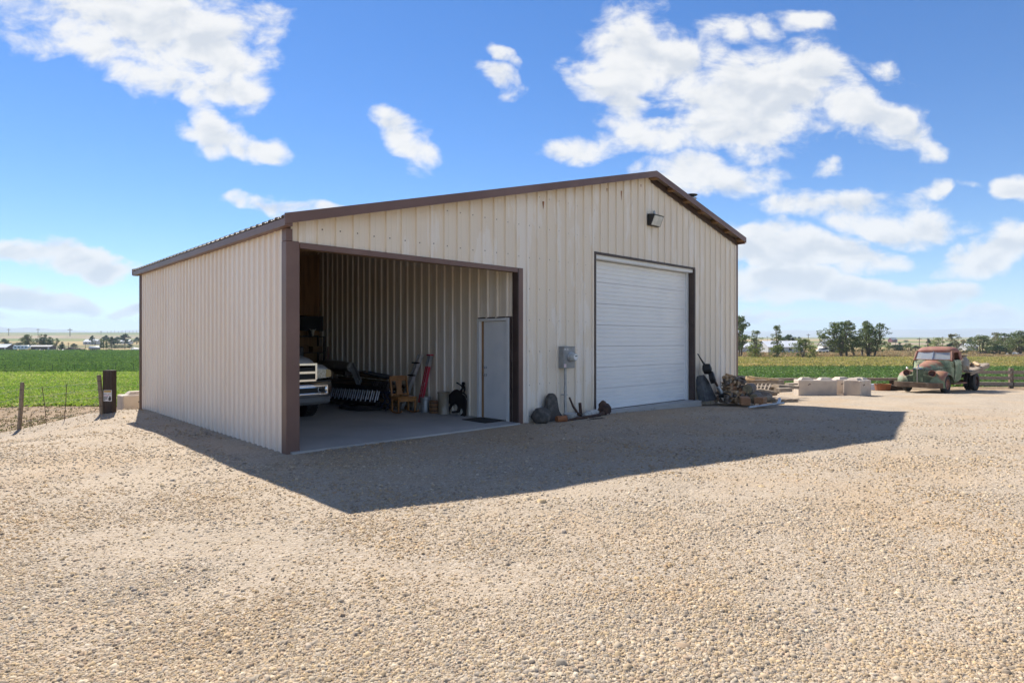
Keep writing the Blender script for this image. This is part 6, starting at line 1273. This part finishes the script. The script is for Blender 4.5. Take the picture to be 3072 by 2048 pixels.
shed(10, 352, 10.5, 7, 1.7, 3.4, R(-4), 'dark shed with a pale roof at the left end of the hayfield', m_dwall, m_wroof, 1)
shed(278, 640, 14, 9, 3.0, 5.5, 0, 'far long white roofed barn left of the poplars', m_siding, m_wroof, 2, 'barn', 'barn'); shed(380, 680, 10, 9, 3, 5, 0, 'far white roofed building below the big round tree', m_siding, m_wroof, 2); shed(345, 690, 7, 7, 3, 5, 0, 'small far pale building right of the poplars', m_siding, m_wroof, 1)
shed(128, 372, 13, 5, 2.0, 2.6, 0, 'long dark open shed under the farmyard grove', m_dwall, m_groof, 0)
def trailer(u, d, L_, h, label, m, wins=4, tank=False):
    g_ = gp(u, d); t = thing('travel_trailer', label, 'trailer', tuple(g_), head + R(6)); W_ = 2.3
    if tank: MB().lathe([(.3, -L_ / 2), (.9, -L_ / 2 + .2), (1.05, -L_ / 2 + .6), (1.05, L_ / 2 - .6), (.9, L_ / 2 - .2), (.3, L_ / 2)], 18, Matrix.Translation((0, 0, h - 1.05)) @ Matrix.Rotation(math.pi / 2, 4, 'Y')).build('tank', m, t, smooth=40); MB().bx(-L_ / 2, L_ / 2, -.6, .6, .6, .9).build('frame', m_dark, t)
    else:
        rings = []
        for f_, k in ((-1, .55), (-.97, .8), (-.9, .97), (-.8, 1), (.8, 1), (.9, .97), (.97, .8), (1, .55)):
            rings.append([V3(f_ * L_ / 2, y * W_ / 2 * (.8 + .2 * k), .5 + (h - .5) * (.5 + (z - .5) * k)) for y, z in ((-1, .05), (1, .05), (1, .75), (.8, .95), (.3, 1), (-.3, 1), (-.8, .95), (-1, .75))])
        MB().loft(rings).build('body', m, t, smooth=40)
        for k in range(wins): x = (k - (wins - 1) / 2) * L_ / wins * .9; MB().bx(x - .45, x + .45, -W_ / 2 - .04, -W_ / 2 + .06, h * .52, h * .76).build('window', m_win, t)
    for s_ in (-.5, .5):
        for x in (-.5, .5): MB().lathe([(.36, -.1), (.36, .1), (.1, .11)], 12, Matrix.Translation((x, s_ * 2.0, .36)) @ Matrix.Rotation(math.pi / 2, 4, 'X')).build('wheel', m_rubber, t)
trailer(66, 345, 8.3, 2.7, 'long silver travel trailer with dark windows behind the hayfield', mat('silver_skin', (.52, .60, .62), .35, .4))
trailer(38, 360, 3.5, 2.8, 'short pale trailer between the shed and the silver trailer', mat('pale_skin', (.45, .52, .53), .4, .2), 1)
trailer(283, 345, 5.8, 2.2, 'silver tank trailer left of the poplars', m_galv, 0, True)
def scrap(u, d, w, h, n, m, label, name, cat, seed):
    g_ = gp(u, d); mb = MB(); rs = random.Random(seed)
    for k in range(n):
        x = rs.uniform(-w / 2, w / 2); s_ = rs.uniform(.3, .6) * h; mb.bx(-s_ * .9, s_ * .9, -s_ * .5, s_ * .5, -s_ * .3, s_ * .5, Matrix.Translation((x, rs.uniform(-1.5, 1.5), s_ * .35 + rs.uniform(0, h * .45) * (1 - abs(2 * x / w)))) @ Matrix.Rotation(rs.uniform(0, 6), 4, 'Z') @ Matrix.Rotation(rs.uniform(-.5, .5), 4, 'X'))
    mb.xf(Matrix.Translation(g_) @ Matrix.Rotation(head, 4, 'Z')); solo(mb, name, m, label, cat)
m_junk = mat('rusty_machinery', (.07, .035, .03), .8, col2=(.16, .13, .12), scale=.6)
scrap(214, 350, 8, 1.7, 40, m_junk, 'heap of rusty farm machinery right of the dark spruce', 'scrap_heap', 'scrap', 1); scrap(240, 355, 5, 1.2, 16, m_junk, 'smaller brown scrap heap beside the machinery', 'scrap_heap', 'scrap', 2); scrap(322, 348, 7, .9, 16, mat('brown_brush', (.14, .08, .06), .9), 'low brown brush heap right of the tank trailer', 'brush_heap', 'brush', 3)
scrap(170, 340, 7, .9, 12, m_white, 'row of pale covered bales before the grove', 'covered_bales', 'bales', 4); scrap(113, 342, 6, .9, 6, m_siding, 'pale parked cars seen small before the dark open shed', 'parked_trailers', 'trailers', 5); scrap(405, 350, 5, 1.8, 10, m_white, 'white covered heap at the shop corner', 'covered_heap', 'heap', 6)
scrap(2960, 200, 7, 1.0, 16, m_junk, 'rusty machinery under the row of trees', 'scrap_heap', 'scrap', 7); scrap(2240, 150, 6, .5, 10, mat('brown_brush', (.14, .08, .06), .9), 'low brush heap in dry grass past the shop corner', 'brush_heap', 'brush', 8); scrap(3045, 190, 5, .9, 10, m_siding, 'pale junk under the tall dense tree', 'junk_heap', 'junk', 9)
# white pickup by the farmhouse
g_ = gp(2466, 225); t = thing('parked_pickup', 'white pickup parked before the farmhouse', 'truck', tuple(g_), head + R(12))
MB().bbox(-2.4, 2.4, -.9, .9, .45, 1.05, .08).build('body', m_white, t); MB().loft([[V3(x, y, z) for x, y in ((-a, -w_), (b_, -w_), (b_, w_), (-a, w_))] for a, b_, w_, z in ((1.0, 1.1, .85, 1.05), (.6, .9, .7, 1.7))]).build('cab', m_win, t)
for x in (-1.5, 1.5):
    for y in (-.85, .85): MB().lathe([(.38, -.1), (.38, .1), (.1, .11)], 12, Matrix.Translation((x, y, .38)) @ Matrix.Rotation(math.pi / 2, 4, 'X')).build('wheel', m_rubber, t)
m_pole = mat('pole_wood', (.13, .10, .08), .85)
def upole(u, d, vtop, r, label, grp=None, arm=True):
    g_ = gp(u, d); h = (1024 - vtop) / F * d + CAM.z - g_.z; t = thing('utility_pole', label, 'pole', tuple(g_), head, grp)
    MB().tube([(0, 0, -.5), (0, 0, h)], [r, r * .7], 8).build('pole', m_pole, t)
    if arm: MB().bx(-r * 6, r * 6, -r * .5, r * .5, h - r * 5, h - r * 3.6).build('crossarm', m_pole, t)
for u, d, vt, r, lab in ((26, 1500, 985, .7, 'pole on the left end of the ridge line'), (114, 1500, 985, .7, 'pole standing above the grove on the ridge'), (210, 1400, 984, .9, 'thickest pole on the left ridge above the spruce'), (303, 1700, 992, .6, 'pole on the ridge above the poplars'), (285, 420, 1019, .22, 'utility pole behind the tank trailer'), (375, 400, 1006, .25, 'tall utility pole before the big round far tree'), (205, 400, 1027, .18, 'short pole left of the small round dark tree'), (256, 430, 1026, .16, 'thin pole between the scrap heap and tank trailer'),
    (2425, 300, 1001, .15, 'utility pole right of the dense dark bush'), (2687, 320, 1016, .13, 'slim pole in the hedge beyond the bean field'), (2730, 170, 1029, .06, 'low thin post left of the truck windshield'), (2758, 260, 1012, .16, 'dark pole directly behind the truck cab'), (2783, 300, 1013, .14, 'second pole behind the truck roof'), (2828, 320, 1009, .13, 'pole right of the light green round tree'), (2318, 320, 1008, .10, 'pole above the long white roof'), (2302, 330, 1008, .09, 'thin pole at the left of the long white roof')):
    upole(u, d, vt, r, lab)
for k in range(10): upole(322 + k * 11, 2300, 992 - (k % 3), .55, 'one of the tiny distant poles lined up on the far ridge', 'tiny poles on the far ridge', False)

# ================================================================== RENDER SETTINGS
SC.cycles.use_denoising = True
try: SC.cycles.denoiser = 'OPENIMAGEDENOISE'; SC.cycles.denoising_input_passes = 'RGB_ALBEDO_NORMAL'; SC.cycles.denoising_prefilter = 'ACCURATE'
except Exception: pass
SC.cycles.max_bounces = 7; SC.cycles.diffuse_bounces = 4; SC.cycles.glossy_bounces = 3; SC.cycles.transmission_bounces = 5; SC.cycles.volume_bounces = 1; SC.cycles.transparent_max_bounces = 8
SC.cycles.caustics_reflective = False; SC.cycles.caustics_refractive = False
SC.cycles.use_adaptive_sampling = True; SC.cycles.adaptive_threshold = .015
SC.cycles.sample_clamp_indirect = 8
